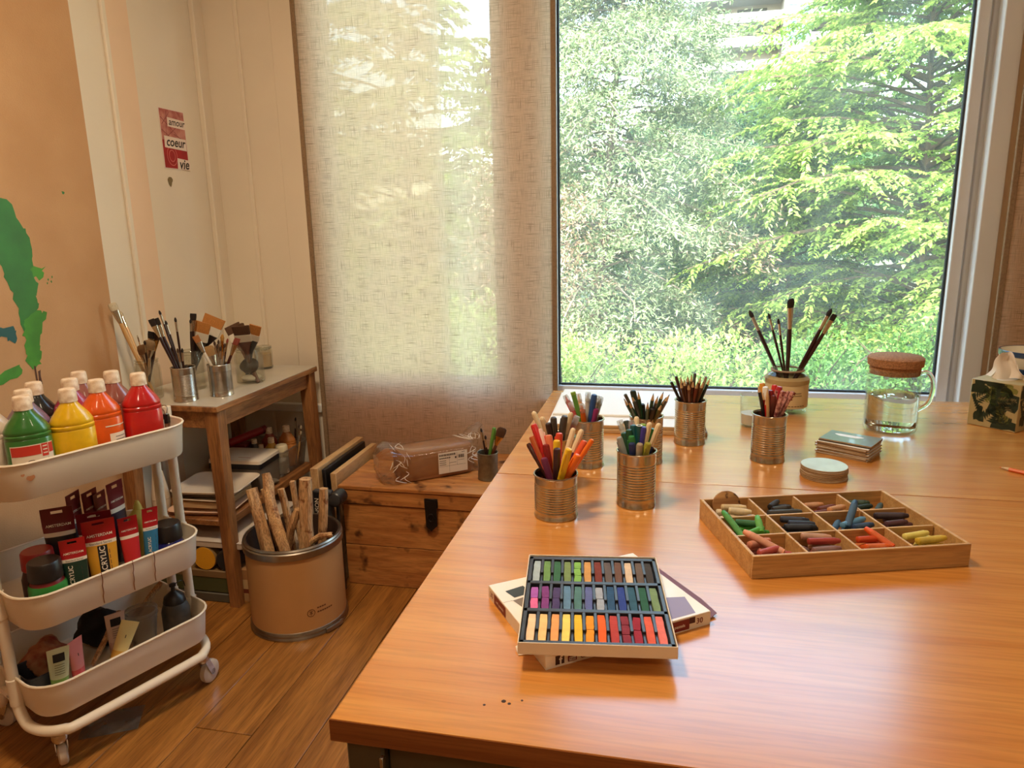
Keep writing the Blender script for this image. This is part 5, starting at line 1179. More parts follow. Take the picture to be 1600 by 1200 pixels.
# ---- paint bottles on the top tier
capm = pm('bottle_cap', (242, 222, 198), .5, var=.12, vscale=70, c2=(210, 180, 150)); labm = pm('bottle_label', (238, 222, 200), .55, var=.05, vscale=30); labr = pm('label_red', (206, 56, 40), .5); inkm = pm('label_ink', (70, 54, 46), .6)
SHp = [(0, .93, .93), (.004, 1, 1), (.117, 1, 1), (.1195, .972, .97), (.122, 1, 1), (.128, .995, 1), (.1305, .968, .966), (.133, .995, .995), (.139, .98, .98), (.150, .86, .88), (.162, .68, .74), (.173, .50, .6), (.180, .40, .48), (.190, .38, .46)]
RX, RY = .0460, .0355
def bottle(cn, c, a, b, rot=0, lab=None, label=None, dz=0, clearb=False, name='paint_bottle', s=1.0, world=None, capc=None):
    pos = world or tw(a, b, TIER[0][0]+.0062)
    t = thing(name, label, 'bottle', pos, (0 if world else TR)+rot, 'paint bottles')
    t.scale = (s, s, s)
    m = pm('paint_'+cn, c, .28, coat=.5, var=.25, vscale=22, bump=.12, bscale=40)
    R = [sring(z, RX*kx, RY*ky if kx > .5 else RX*kx, 2.5 if z < .13 else 2.1, 32) for z, kx, ky in SHp]
    G().rings(R).build('body', m, t)
    n = 24
    G().rings([[(r*(1+.025*(j % 2))*cos(2*pi*j/n), r*(1+.025*(j % 2))*sin(2*pi*j/n), z) for j in range(n)] for r, z in ((.0190, .184), (.0190, .187), (.0178, .212), (.016, .2145), (.004, .2150))]).build('cap', capc or capm, t)
    if lab:
        def f(x, z, off=.0007):
            aa = -pi/2+x/.040; e = 2.5; cs, sn = cos(aa), sin(aa)
            return ((RX+off)*math.copysign(abs(cs)**(2/e), cs), (RY+off)*math.copysign(abs(sn)**(2/e), sn), z)
        def band(x0, x1, z0, z1, m, nm, off):
            g = G().sheet(lambda u, v: f(x0+(x1-x0)*u, z0+(z1-z0)*v, off), 12, 2); return g.build(nm, m, t)
        if lab == 'full':
            band(-.036, .042, .004, .108, labm, 'paper_label', .0007); band(-.034, .012, .084, .106, labr, 'label_band', .0011); band(.028, .041, .084, .106, labr, 'label_band', .0011); band(.0135, .0265, .078, .107, labr, 'label_emblem', .0011)
            for q in range(3): band(.0155, .0245, .100-.008*q, .1025-.008*q, labm, 'emblem_line', .0015)
            printed('printed_text', 'Gouache', .011, lambda x, y: f(x+.014, y+.069, .0013), inkm, t, 0, .01)
            for q, (x0, x1) in enumerate(((.004, .034), (-.012, .036), (-.02, .03), (-.024, .036), (-.028, .034))):
                for w in range(4): band(x0+(x1-x0)*w/4, x0+(x1-x0)*(w+.8)/4, .060-.0068*q, .0615-.0068*q, inkm, 'printed_line', .0012)
        elif lab == 'side':
            band(.004, .05, .004, .080, labm, 'paper_label', .0007)
            for q in range(5): band(.014, .042, .070-.008*q, .0715-.008*q, inkm, 'printed_line', .0012)
            band(.0, .05, .098, .101, labm, 'label_stripe', .0007)
        elif lab == 'edge': band(.042, .054, .004, .085, labm, 'paper_label', .0007)
    return t
bottle('green', (56, 118, 50), -.13, -.100, -.30, 'full', 'green paint bottle with red and white label on top tier')
bottle('lilac', (128, 104, 124), -.098, -.026, -.2, None, 'lilac paint bottle standing behind the green bottle')
bottle('black', (34, 34, 34), -.045, .047, -.2, None, 'black paint bottle at the back of top tier')
bottle('yellow', (238, 186, 24), -.038, -.108, -.25, None, 'yellow paint bottle in front row of top tier')
bottle('magenta', (176, 60, 86), .022, .012, -.2, None, 'magenta paint bottle standing behind the orange bottle')
bottle('rosewood', (160, 100, 90), .079, .088, -.2, None, 'dull pink bottle in back row behind magenta bottle')
bottle('orange', (232, 92, 24), .050, -.062, -.25, 'side', 'orange paint bottle between yellow and red bottles')
bottle('brownpink', (150, 84, 70), .128, .018, -.2, None, 'brown pink bottle standing behind the red bottle')
bottle('red', (196, 26, 26), .148, -.075, -.25, 'edge', 'red paint bottle at right end of top tier')
bottle('chalkwhite', (226, 204, 182), -.178, -.035, -.2, None, 'white paint bottle at left edge behind the green one')
bc = thing('bulldog_clip', 'black clip with silver levers on trolley rim', 'clip', tw(.208, -.06, TIER[0][1]+.004), TR+.6)
g = G(); g.prism([(-.010, -.018), (.010, -.018), (.004, .006), (-.004, .006)], -.016, .016); g.xf(Matrix.Rotation(pi/2, 4, 'X')); g.build('clamp_body', pm('clip_black', (34, 26, 22), .3, metal=.5), bc)
for s in (-1, 1): G().tube(smooth([(s*.003, -.008, .004), (s*.010, -.010, .018), (s*.015, -.004, .026), (s*.015, .004, .026), (s*.010, .010, .018), (s*.003, .008, .004)], 4), .0012, 6).build('lever', chrome, bc)

# ---- acrylic tubes and jars on the middle tier
tubered = pm('tube_red', (172, 24, 30), .3, coat=.3); tubeburg = pm('tube_burgundy', (108, 16, 28), .3, coat=.3); tubewhite = pm('tube_white', (232, 216, 196), .5); tubeblk = pm('tube_black_strip', (22, 22, 26), .4)
def acrylic(label, c, pos, rot, w, H, full=True, red=tubered, tilt=0, group='acrylic paint tubes', strip=True, tiltx=0):
    t = thing('acrylic_tube', label, 'paint tube', pos, rot, group); t.rotation_euler = (tiltx, tilt, rot)
    m = pm('tube_%d_%d_%d' % c, c, .35, coat=.25)
    rxf = lambda z: w*(.40+.10*min(1, z/(H*.8))); ryf = lambda z: max(.0009, w*.36*(1-(max(0, z-.02)/(H*.86-.02))**1.3) if z < H*.86 else .0009)
    def seg(z0, z1, m, nm, n=5):
        G().rings([sring(z, rxf(z), ryf(z), 2, 24) for z in np.linspace(z0, z1, n)]).build(nm, m, t)
    G().lathe([(w*.30, 0), (w*.32, .002), (w*.30, .018), (w*.2, .02)], 18).build('cap', pm('tube_cap_white', (220, 210, 196), .5), t)
    zb = H*.66; seg(.019, zb, m, 'body', 7); seg(zb, zb+H*.05, tubewhite, 'white_band', 2); seg(zb+H*.05, H*.90, red, 'brand_panel', 5)
    x = w*.5
    g = G(); O = [(-x, H*.9), (x, H*.9), (x, H), (w*.16, H), (w*.16, H*.975), (-w*.16, H*.975), (-w*.16, H), (-x, H)]
    q0 = [(-x, H*.895), (-w*.18, H*.895), (-w*.18, H), (-x, H)]; q1 = [(w*.18, H*.895), (x, H*.895), (x, H), (w*.18, H)]; q2 = [(-w*.18, H*.895), (w*.18, H*.895), (w*.18, H*.93), (-w*.18, H*.93)]; q3 = [(-w*.18, H*.965), (w*.18, H*.965), (w*.18, H), (-w*.18, H)]
    for q in (q0, q1, q2, q3): g.prism(q, -.0008, .0008)
    g.xf(Matrix.Rotation(pi/2, 4, 'X')); g.build('hang_tab', red, t)
    f = lambda x_, z_, off=.0009: (x_, -ryf(z_)*sqrt(max(.0, 1-(x_/rxf(z_))**2))-off, z_)
    printed('brand_text', 'AMSTERDAM', w*.135, lambda a_, b_: f(a_, b_+H*.79), tubewhite, t, 0, .01)
    if full:
        printed('series_text', 'Standard Series', w*.11, lambda a_, b_: f(a_, b_+zb+H*.025), inkm, t)
        if strip: G().sheet(lambda u, v: f(-w*.12+w*.30*u, .022+(zb-.024)*v, .0006), 6, 6).build('black_strip', tubeblk, t)
        sx_ = w*.03 if strip else -w*.18
        printed('type_text', 'ACRYLIC', w*(.245 if strip else .25), lambda a_, b_: f(sx_-b_, zb*.68+a_, .0011), tubewhite, t, 0, .015)
        for q in range(6): G().sheet(lambda u, v: f(w*.22+w*.02*v, zb*(.25+.11*q)+zb*.08*u, .0008), 2, 1).build('printed_line', inkm, t)
    return t
Zm = TIER[1][0]+.0065
fr = TR-.42
acrylic('ochre yellow acrylic tube with black strip in middle tier', (214, 152, 44), tw(-.012, -.098, Zm), fr, .072, .185)
acrylic('dark green acrylic tube beside the black lidded jar', (24, 52, 38), tw(-.082, -.112, Zm), fr, .054, .165, strip=False)
acrylic('pink and red acrylic tube right of the ochre tube', (196, 40, 44), tw(.058, -.100, Zm), fr+.2, .046, .168, False)
acrylic('blue acrylic tube tilted beside the dark blue jar', (44, 112, 146), tw(.100, -.108, Zm), fr+.35, .040, .176, True, strip=False, tilt=.08)
acrylic('black acrylic tube with burgundy top at back left', (26, 22, 24), tw(-.062, -.005, Zm), fr-.1, .070, .215, False, tubeburg)
acrylic('burgundy topped tube in back row seen almost edgewise', (50, 20, 30), tw(-.010, .02, Zm), fr+1.0, .055, .232, False, tubeburg)
acrylic('second edgewise burgundy topped tube of the back row', (46, 26, 60), tw(.034, .03, Zm), fr+.9, .055, .222, False, tubeburg)
acrylic('short edgewise burgundy topped tube of the back row', (90, 24, 30), tw(.062, .04, Zm), fr+.95, .050, .206, False, tubeburg)
acrylic('tall burgundy topped purple tube at the back row end', (40, 20, 40), tw(.082, -.008, Zm), fr+.8, .055, .238, False, tubeburg)
acrylic('burgundy topped tube lying behind the ochre tube', (70, 20, 26), tw(.004, -.045, Zm), fr-.1, .078, .188, False, tubeburg)
def paintjar(label, pos, r, h, body, lid, band=None):
    t = thing('paint_jar', label, 'jar', pos, 0, 'paint jars on the trolley')
    hb = h-.045
    G().lathe([(r*.9, 0), (r, .004), (r, hb*.72), (r*.85, hb*.95), (r*.8, hb)], 30).build('body', body, t)
    if band: G().lathe([(r*1.01, hb*.55), (r*1.012, hb*.56), (r*1.0, hb*.80), (r*.93, hb*.9)], 30, False, False).build('colour_band', band, t)
    n = 40; G().rings([[(q*(1+.012*(j % 2))*cos(2*pi*j/n), q*(1+.012*(j % 2))*sin(2*pi*j/n), z) for j in range(n)] for q, z in ((r*.86, hb), (r*.9, hb+.002), (r*.86, h-.003), (r*.8, h), (r*.1, h))]).build('lid', lid, t)
    return t
lidb = pm('lid_black', (30, 22, 20), .35); lidr = pm('lid_red', (160, 30, 26), .35)
paintjar('black lidded jar with green band at trolley left', tw(-.142, -.098, Zm), .040, .132, pm('jar_red', (120, 22, 26), .4), lidb, pm('jar_green', (48, 130, 50), .4))
paintjar('red lidded jar behind the black lidded jar', tw(-.122, -.012, Zm), .040, .128, pm('jar_dark', (60, 30, 26), .4), lidr)
paintjar('dark blue jar with black lid at middle tier right', tw(.166, -.085, Zm), .040, .108, pm('jar_blue', (32, 34, 112), .25, coat=.4), lidb)
yb_ = thing('yellow_bottle', 'yellow squeeze bottle behind the blue acrylic tube', 'bottle', tw(.138, .0, Zm), TR)
G().lathe([(.026, 0), (.028, .004), (.028, .10), (.024, .125), (.012, .140)], 24).build('body', pm('bottle_yellow', (206, 190, 90), .4), yb_)
G().lathe([(.012, .139), (.010, .150), (.004, .165)], 14).build('nozzle', pm('bottle_yellow', (206, 190, 90), .4), yb_)

# ---- bottom tier
Zb = TIER[2][0]+.0065
def softtube(label, c, tipc, base, tip, w, rot, lab=True):
    t = thing('soft_tube', label, 'paint tube', group='soft tubes in bottom tier'); aim(t, base, tip)
    q = t.rotation_quaternion; loc = q.inverted() @ Vector((.75, -.66, 0)); t.rotation_quaternion = q @ Quaternion((0, 0, 1), atan2(loc.y, loc.x)+pi/2+rot)
    H = (Vector(tip)-Vector(base)).length
    rx = lambda z: w*(.36+.14*z/H); ry = lambda z: max(.001, w*.34*(1-(z/H)**1.6))
    m = pm('soft_%d_%d_%d' % c, c, .35, coat=.2); m2 = pm('soft_%d_%d_%d' % tipc, tipc, .35, coat=.2)
    G().rings([sring(z, rx(z), ry(z), 2, 22) for z in np.linspace(H*.4, H, 7)]).build('body', m, t)
    G().rings([sring(z, rx(z), ry(z), 2, 22) for z in np.linspace(.018, H*.4, 5)]).build('lower_body', m2, t)
    G().lathe([(w*.30, 0), (w*.31, .002), (w*.30, .019)], 18).build('cap', tubewhite, t)
    f = lambda x_, z_, off=.0008: (x_, -ry(z_)*sqrt(max(0, 1-(x_/rx(z_))**2))-off, z_)
    if lab:
        G().sheet(lambda u, v: f(-w*.26+w*.52*u, H*(.74+.16*v)), 5, 3).build('black_label', tubeblk, t)
        for q in range(5): G().sheet(lambda u, v: f(-w*.22+w*.44*u, H*(.68-.045*q)+.0012*v, .001), 4, 1).build('printed_line', inkm, t)
    else: G().sheet(lambda u, v: f(-.001+.002*u, H*.66+.008*v), 1, 1).build('printed_mark', inkm, t)
softtube('pale green soft tube with black label in bottom tier', (206, 206, 160), (126, 168, 78), tw(-.150, -.085, Zb), tw(-.148, -.108, .292), .048, .1)
softtube('pink soft tube beside the pale green tube', (232, 142, 140), (222, 84, 92), tw(-.105, -.085, Zb), tw(-.108, -.104, .293), .040, .6, False)
softtube('yellow cream soft tube leaning over the bottom tier rim', (232, 204, 132), (222, 168, 70), tw(-.030, -.10, Zb+.004), tw(.030, -.100, .272), .044, -.1, False)
softtube('greyish pink soft tube with black label behind yellow one', (206, 172, 152), (190, 150, 132), tw(.012, -.045, Zb), tw(.010, -.062, .292), .048, .1)
pcup = thinglass('cup_plastic', (236, 232, 226), dust=.16, rough=.08, dustcol=(226, 214, 200), dscale=25)
for k in range(2):
    c = thing('plastic_cup', ['lower clear plastic cup nested in the bottom tier', 'upper clear plastic cup nested in the bottom tier'][k], 'cup', tw(.075, -.065, Zb+.012*k+.001), 0, 'clear plastic cups')
    g = G().lathe([(.001, 0), (.026, 0), (.0275, .002), (.040, .098)], 30, False, False); g.lathe([(.040, .098), (.0392, .098), (.0268, .0025), (.001, .002)], 30, False, False); g.build('body', pcup, c)
    G().tube([(.041*cos(a), .041*sin(a), .098) for a in np.linspace(0, 2*pi, 31)[:-1]], .0017, 5, closed=True).build('rim', pcup, c)
ib = thing('ink_bottle', 'dark grey squeeze bottle with black nozzle in bottom tier', 'bottle', tw(.165, -.075, Zb), TR)
inkd = pm('ink_bottle_grey', (78, 72, 66), .5, var=.4, vscale=30)
G().lathe([(.034, 0), (.037, .003), (.037, .072), (.035, .08), (.028, .098), (.02, .106)], 28).build('body', inkd, ib)
G().lathe([(.029, .096), (.030, .098), (.026, .114), (.012, .126), (.006, .130), (.005, .142), (.009, .144), (.009, .150), (.003, .152)], 24).build('nozzle', pm('ink_black', (26, 22, 20), .4), ib)
G().tube(smooth([(.009, 0, .147), (.022, .0, .15), (.034, .004, .143), (.038, .006, .125)], 4), .0014, 5).build('cap_strap', pm('ink_black', (26, 22, 20), .4), ib)
tag(lump(G(), 0, 0, .045, .055, .05, .04, 33, .35, 22, 16).build('crumpled_rag', pm('stained_rag', (186, 132, 92), .9, var=1, vscale=22, c2=(128, 40, 26), bump=.5, bscale=40)), 'crumpled rag with red stains in the bottom tier', 'rag').location = tw(-.120, .045, Zb)
dc = thing('dark_tub', 'dark blue grey plastic tub at bottom tier left', 'tub', tw(-.168, -.02, Zb), TR)
G().rings([rrect(.07, .09, .015, 0, 4), rrect(.078, .10, .018, .062, 4), rrect(.074, .096, .016, .062, 4), rrect(.068, .088, .014, .004, 4)]).build('body', pm('tub_blue', (50, 52, 60), .4), dc)
G().tube(rrect(.078, .10, .018, .062, 4), .002, 5, closed=True).build('rim', pm('tub_blue', (50, 52, 60), .4), dc)
dwm = wood('driftwood', (226, 178, 124), (172, 120, 74), (60, 60, 7), .8, fine=.45, bump=.6, knots=34, dark=(170, 124, 84))
def stick(label, pts, radii, name='driftwood_stick', group='driftwood sticks in the drum', seed=0, n=9, mat=None):
    P = smooth(pts, 3); k = len(P); rr = []
    r_ = random.Random(seed)
    for i in range(k):
        f = i/(k-1)*(len(radii)-1); j = min(int(f), len(radii)-2); rr.append((radii[j]+(radii[j+1]-radii[j])*(f-j))*r_.uniform(.9, 1.1))
    c = Vector(P[0]); g = G().tube([p-c for p in P], rr, n)
    ph = [r_.random()*6 for _ in range(3)]
    g.v = [tuple(Vector(v)*1.0+Vector((r_.uniform(-1, 1), r_.uniform(-1, 1), 0))*.0026) for v in g.v]
    o = g.build(name, mat or dwm, sharp=25); o.location = c; return tag(o, label, 'stick', group)
stick('thin wooden stick lying among tubes in bottom tier', [tw(-.06, -.06, Zb+.02), tw(-.005, -.03, Zb+.06), tw(.05, .0, Zb+.10)], [.006, .007, .005], group=None, seed=91)
stick('rough wooden stick behind the plastic cups in bottom tier', [tw(.06, .03, Zb+.02), tw(.12, .0, Zb+.09), tw(.17, -.01, Zb+.135)], [.007, .008, .006], group=None, seed=92)
tag(lump(G(), 0, 0, .05, .06, .06, .05, 44, .3, 20, 12).build('black_cloth', pm('black_cloth', (30, 28, 28), .95, var=.4, vscale=30)), 'bunched black cloth filling the back of bottom tier', 'cloth').location = tw(.02, .06, Zb)

# sheet of clear plastic on the floor under the trolley
ps = tag(G().cbox(-.07, .07, -.05, .05, 0, .0016, .0005).build('plastic_sheet', thinglass('sheet_plastic', (225, 215, 200), dust=.22, rough=.15, dscale=12)), 'clear plastic sheet lying on floor under the trolley', 'sheet')
ps.location = (-1.40, 1.375, .0006); ps.rotation_euler = (0, 0, .5)

# ================================================================== PAINTED BOARD AND POSTER
cork_b = pm('fibre_board', (200, 154, 110), .9, var=.10, vscale=5, bump=.25, bscale=260, c2=(192, 145, 101))
pb = thing('painted_board', 'large brown fibreboard with green paint strokes against left wall', 'board', (WX+.018, .95, .0))
G().cbox(0, .014, -1.2, 1.075, .10, 2.55, .002).build('panel', cork_b, pb)
def smear(pts, m, nm, seed, off=.0148, jit=.006, sub=4):
    r_ = random.Random(seed); P = []
    n = len(pts)
    for i in range(n):
        a, b = pts[i], pts[(i+1) % n]
        for k in range(sub):
            t = k/sub; P.append((off, a[0]+(b[0]-a[0])*t+r_.uniform(-jit, jit)-.95, a[1]+(b[1]-a[1])*t+r_.uniform(-jit, jit)))
    g = G(); c = len(P); g.add(P, [tuple(range(c))]); return g.build(nm, m, pb)
gp = pm('paint_green_dark', (44, 124, 40), .45, var=.25, vscale=14, coat=.2); gp2 = pm('paint_green_light', (74, 150, 40), .5, var=.3, vscale=16)
smear([(1.56, 1.36), (1.70, 1.365), (1.722, 1.30), (1.745, 1.275), (1.752, 1.20), (1.735, 1.16), (1.755, 1.12), (1.735, 1.085), (1.745, 1.06), (1.735, 1.03), (1.728, 1.0), (1.70, .975), (1.675, 1.00), (1.672, 1.06), (1.66, 1.12), (1.645, 1.18), (1.62, 1.22), (1.56, 1.24)], gp, 'green_paint', 3)
smear([(1.69, 1.03), (1.745, 1.05), (1.765, 1.035), (1.735, .985), (1.722, .94), (1.725, .915), (1.715, .89), (1.688, .885), (1.672, .905), (1.680, .94), (1.678, .985)], gp2, 'light_green_paint', 4, .0152)
smear([(1.70, 1.19), (1.79, 1.17), (1.765, 1.14), (1.71, 1.13)], gp2, 'light_green_paint', 9, .0146, .01)
smear([(1.56, 1.012), (1.645, 1.012), (1.66, .995), (1.645, .968), (1.61, .985), (1.56, .978)], pm('paint_teal', (24, 84, 84), .45), 'teal_paint', 5, .0150)
smear([(1.56, .885), (1.65, .90), (1.655, .875), (1.56, .855)], gp2, 'light_green_paint', 6, .0150)
for k, (y, z) in enumerate(((1.79, 1.128), (1.805, 1.135), (1.785, 1.118), (1.80, 1.122))): smear([(y, z), (y+.004, z+.003), (y+.003, z+.009), (y-.001, z+.006)], gp, 'paint_fleck', 20+k, .0148, .0008, 2)
smear([(1.694, .89), (1.699, .89), (1.700, .80), (1.694, .80)], pm('paint_brown', (84, 48, 34), .6), 'brown_paint', 8, .0156, .001)
smear([(1.705, .872), (1.714, .874), (1.712, .83), (1.704, .835)], pm('paint_brown', (84, 48, 34), .6), 'brown_paint', 11, .0150, .002)
smear([(1.890, 1.392), (1.902, 1.39), (1.900, 1.384), (1.892, 1.383)], gp, 'paint_fleck', 31, .0148, .001, 2)

po = thing('poster', 'small red and pink paper with handwritten words on left wall', 'poster', (WX+.001, 2.485, 1.605), 0)
pink = pm('poster_pink', (206, 140, 124), .7, var=.25, vscale=26, c2=(172, 88, 80)); redp = pm('poster_red', (170, 34, 36), .7, var=.2, vscale=30)
twg = pm('poster_twig', (120, 44, 44), .7); wht = pm('poster_white', (236, 216, 200), .7); blk = pm('poster_ink', (40, 24, 24), .6)
pf = lambda x, y, o=.0014: (o, x, y)
G().cbox(0, .0012, -.072, .072, -.108, .108, .0004).build('paper', wht, po)
def ppatch(pts, m, o, nm): g = G(); g.add([pf(x, y, o) for x, y in pts], [tuple(range(len(pts)))]); return g.build(nm, m, po)
ppatch([(-.068, -.005), (.069, -.005), (.069, .105), (-.068, .105)], pink, .0014, 'pink_panel'); ppatch([(-.068, -.105), (.069, -.105), (.069, -.005), (-.068, -.005)], redp, .0014, 'red_panel')
for (a, b) in (((-.065, .075), (.05, -.004)), ((-.065, .03), (.0, -.004)), ((-.03, .1), (-.045, .0)), ((.03, .104), (.05, .085)), ((-.05, .0), (.04, .06)), ((.0, .02), (.068, -.002)), ((-.06, .05), (-.01, .10))):
    d = Vector((b[0]-a[0], b[1]-a[1])).normalized(); n = Vector((-d.y, d.x))*.0011
    ppatch([(a[0]+n.x, a[1]+n.y), (b[0]+n.x*.5, b[1]+n.y*.5), (b[0]-n.x*.5, b[1]-n.y*.5), (a[0]-n.x, a[1]-n.y)], twg, .0017, 'printed_twig')
for rr in (.036, .022):
    g = G(); A = [pf(-.022+rr*.8*cos(q), -.06+rr*sin(q), .0017) for q in np.linspace(0, 2*pi, 25)[:-1]]; B = [pf(-.022+(rr-.003)*.8*cos(q), -.06+(rr-.003)*sin(q), .0017) for q in np.linspace(0, 2*pi, 25)[:-1]]
    g.add(A+B, [(i, (i+1) % 24, (i+1) % 24+24, i+24) for i in range(24)]); g.build('printed_ring', pm('poster_rose', (214, 110, 100), .7), po)
ppatch([(-.030, .045), (.074, .042), (.073, .074), (-.028, .078)], wht, .0020, 'word_paper'); ppatch([(-.058, -.032), (.066, -.036), (.067, .006), (-.056, .010)], wht, .0020, 'word_paper'); ppatch([(.002, -.105), (.076, -.108), (.078, -.07), (.006, -.066)], wht, .0020, 'word_paper')
printed('written_word', 'amour', .036, lambda x, y: pf(.022+x*.95, .062+y, .0024), blk, po, .25, .01)
printed('written_word', 'coeur', .046, lambda x, y: pf(.004+x*.98, -.011+y, .0024), blk, po, .25, .02)
printed('written_word', 'vie', .050, lambda x, y: pf(.040+x, -.088+y, .0024), blk, po, .25, .02)
g = G(); P = [(.0008, (.011*(1+.3*sin(2*q+1)+.2*sin(5*q)))*cos(q), (.018*(1+.2*sin(3*q)))*sin(q)) for q in np.linspace(0, 2*pi, 21)[:-1]]; g.add(P, [tuple(range(20))])
o = tag(g.build('paint_spot', pm('paint_spot_olive', (130, 112, 76), .8)), 'small olive paint spot on wall below the poster', 'paint spot'); o.location = (WX+.0004, 2.436, 1.452)

# ================================================================== DRUM WITH DRIFTWOOD
DX, DY, DR, DH = -1.166, 1.95, .152, .305
dm = thing('fibre_drum', 'brown fibre drum with metal rims holding driftwood', 'drum', (DX, DY, 0))
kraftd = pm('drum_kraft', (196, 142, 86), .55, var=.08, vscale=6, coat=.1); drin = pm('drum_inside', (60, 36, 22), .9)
zinc = pm('drum_steel', (170, 160, 146), .35, metal=1, var=.25, vscale=14)
G().lathe([(DR-.004, .02), (DR, .024), (DR, DH-.03)], 56, True, False).build('body', kraftd, dm)
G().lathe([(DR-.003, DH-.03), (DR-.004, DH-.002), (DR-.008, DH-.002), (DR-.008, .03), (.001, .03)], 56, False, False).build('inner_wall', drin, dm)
G().lathe([(DR, DH-.034), (DR+.005, DH-.033), (DR+.006, DH-.012), (DR+.002, DH-.009), (DR+.004, DH-.004), (DR+.001, DH+.001), (DR-.005, DH), (DR-.006, DH-.012)], 56, False, False).build('top_rim', zinc, dm)
G().lathe([(DR-.004, .001), (DR+.004, 0), (DR+.006, .006), (DR+.003, .012), (DR+.005, .018), (DR+.002, .026), (DR-.002, .028)], 56, True, False).build('bottom_rim', zinc, dm)
g = G(); A = np.linspace(-.55, -.10, 12)
R = [[((DR+q)*cos(a), (DR+q)*sin(a), z) for q, z in ((.006, .004), (.012, .005), (.012, .017), (.006, .018))] for a in A]; g.rings(R); g.build('clamp_lever', zinc, dm)
f = on_cyl(DR+.0006, -.62, .085); 
def inkline(pts, w, nm, m):
    g = G(); 
    for (x0, y0, x1, y1) in pts:
        d = Vector((x1-x0, y1-y0)); n = Vector((-d.y, d.x)).normalized()*w/2; g.add([f(x0+n.x, y0+n.y), f(x1+n.x, y1+n.y), f(x1-n.x, y1-n.y), f(x0-n.x, y0-n.y)], [(0, 1, 2, 3)])
    g.build(nm, m, dm)
dink = pm('drum_ink', (110, 66, 34), .8)
an = np.linspace(0, 2*pi, 17); inkline([(-.03+.012*cos(an[i]), .012*sin(an[i]), -.03+.012*cos(an[i+1]), .012*sin(an[i+1])) for i in range(16)], .0022, 'recycling_ring', dink)
inkline([(-.035, -.004, -.025, .006), (-.025, -.004, -.035, .006), (-.03, -.008, -.03, .008)], .002, 'recycling_arrows', dink)
inkline([(-.010+.008*k, .012, -.010+.008*k+.0065, .012) for k in range(4)], .005, 'stencil_text', dink); inkline([(-.010+.008*k, -.002, -.010+.008*k+.0065, -.002) for k in range(7)], .005, 'stencil_text', dink)
def dp(dx, dy, z): return (DX+dx, DY+dy, z)
stick('thick driftwood stick leaning left at the front of drum', [dp(.0, -.09, .04), dp(-.045, -.075, .25), dp(-.105, -.045, .462)], [.021, .022, .017], seed=1)
stick('long twisted driftwood stick crossing the front of drum', [dp(.055, -.105, .05), dp(.02, -.085, .27), dp(-.04, -.04, .38), dp(-.075, .0, .50)], [.016, .017, .019, .014], seed=2)
stick('split grey driftwood stick standing at the drum centre', [dp(.0, .03, .04), dp(-.012, .02, .25), dp(-.033, .012, .445)], [.013, .014, .011], seed=3)
stick('slim driftwood stick just right of the split grey one', [dp(.02, .05, .04), dp(.002, .045, .25), dp(-.008, .04, .462)], [.009, .010, .008], seed=4)
stick('driftwood stick leaning right with a cut end', [dp(-.07, -.03, .06), dp(.0, -.035, .28), dp(.045, -.035, .40)], [.012, .013, .012], seed=5)
stick('thickest upright driftwood log in the drum', [dp(.055, -.05, .04), dp(.066, -.035, .26), dp(.072, -.02, .497)], [.025, .025, .021], seed=6, n=12)
stick('driftwood stick half hidden behind the thickest log', [dp(.08, .0, .04), dp(.095, .01, .26), dp(.112, .02, .452)], [.015, .016, .013], seed=7)
stick('short crooked driftwood twig resting on the drum rim', [dp(.03, -.02, .24), dp(.085, -.04, .292), dp(.125, -.045, .318), dp(.158, -.038, .322)], [.009, .010, .010, .008], seed=8)
stick('driftwood stub low at the front of drum', [dp(.03, -.03, .08), dp(.048, -.075, .20), dp(.05, -.095, .275)], [.010, .012, .009], seed=9)
stick('driftwood twig at the left inside of drum', [dp(-.03, .03, .06), dp(-.07, .02, .25), dp(-.10, .01, .44)], [.010, .011, .008], seed=10)

# ================================================================== CHEST
pine = wood('old_pine', (204, 138, 74), (166, 100, 48), (4, 26, 40), .45, .1, knots=11, fine=.22, dark=(70, 34, 14))
iron = pm('black_iron', (34, 26, 22), .55, metal=.6, bump=.3, bscale=60)
cx0, cx1, cy0, cy1, CZ = -1.110, -.16, 2.185, 2.615, .38
ch = thing('wooden_chest', 'old knotty pine chest with iron hasp under the blind', 'chest', ((cx0+cx1)/2, (cy0+cy1)/2, 0))
a, b = (cx1-cx0)/2, (cy1-cy0)/2
G().cbox(-a+.02, a-.02, -b+.02, b-.02, .012, .30, .002).build('inner_body', pine, ch)
for k in range(2):
    z0 = .0+.155*k; G().cbox(-a+.008, a-.008, -b+.006, -b+.026, z0+.0012, z0+.154, .0015).build('front_plank', pine, ch)
    for s in (-1, 1): G().cbox(s*(a-.016)-.008, s*(a-.016)+.008, -b+.026, b-.006, z0+.0012, z0+.154, .0015).build('end_plank', pine, ch)
    G().cbox(-a+.008, a-.008, b-.026, b-.006, z0+.0012, z0+.154, .0015).build('back_plank', pine, ch)
G().cbox(-a, a, -b, b, .312, CZ-.0135, .003).build('lid_frame', pine, ch)
for k in range(3):
    y0 = -b-.004+(2*b+.008)*k/3; G().cbox(-a-.004, a+.004, y0+.0006, y0+(2*b+.008)/3-.0006, CZ-.0135, CZ, .002).build('lid_plank', pine, ch)
hx = -.769-(cx0+cx1)/2
hs = G().cbox(hx-.024, hx+.024, -b-.008, -b-.002, .318, .352, .002).build('hasp', iron, ch)
g = G(); g.prism([(-.021, .06), (.021, .06), (.021, -.03), (.0, -.05), (-.019, -.034)], 0, .004); g.xf(Matrix.Translation((hx, -b-.008, .285)) @ Matrix.Rotation(pi/2, 4, 'X')); g.build('hasp_plate', iron, hs)
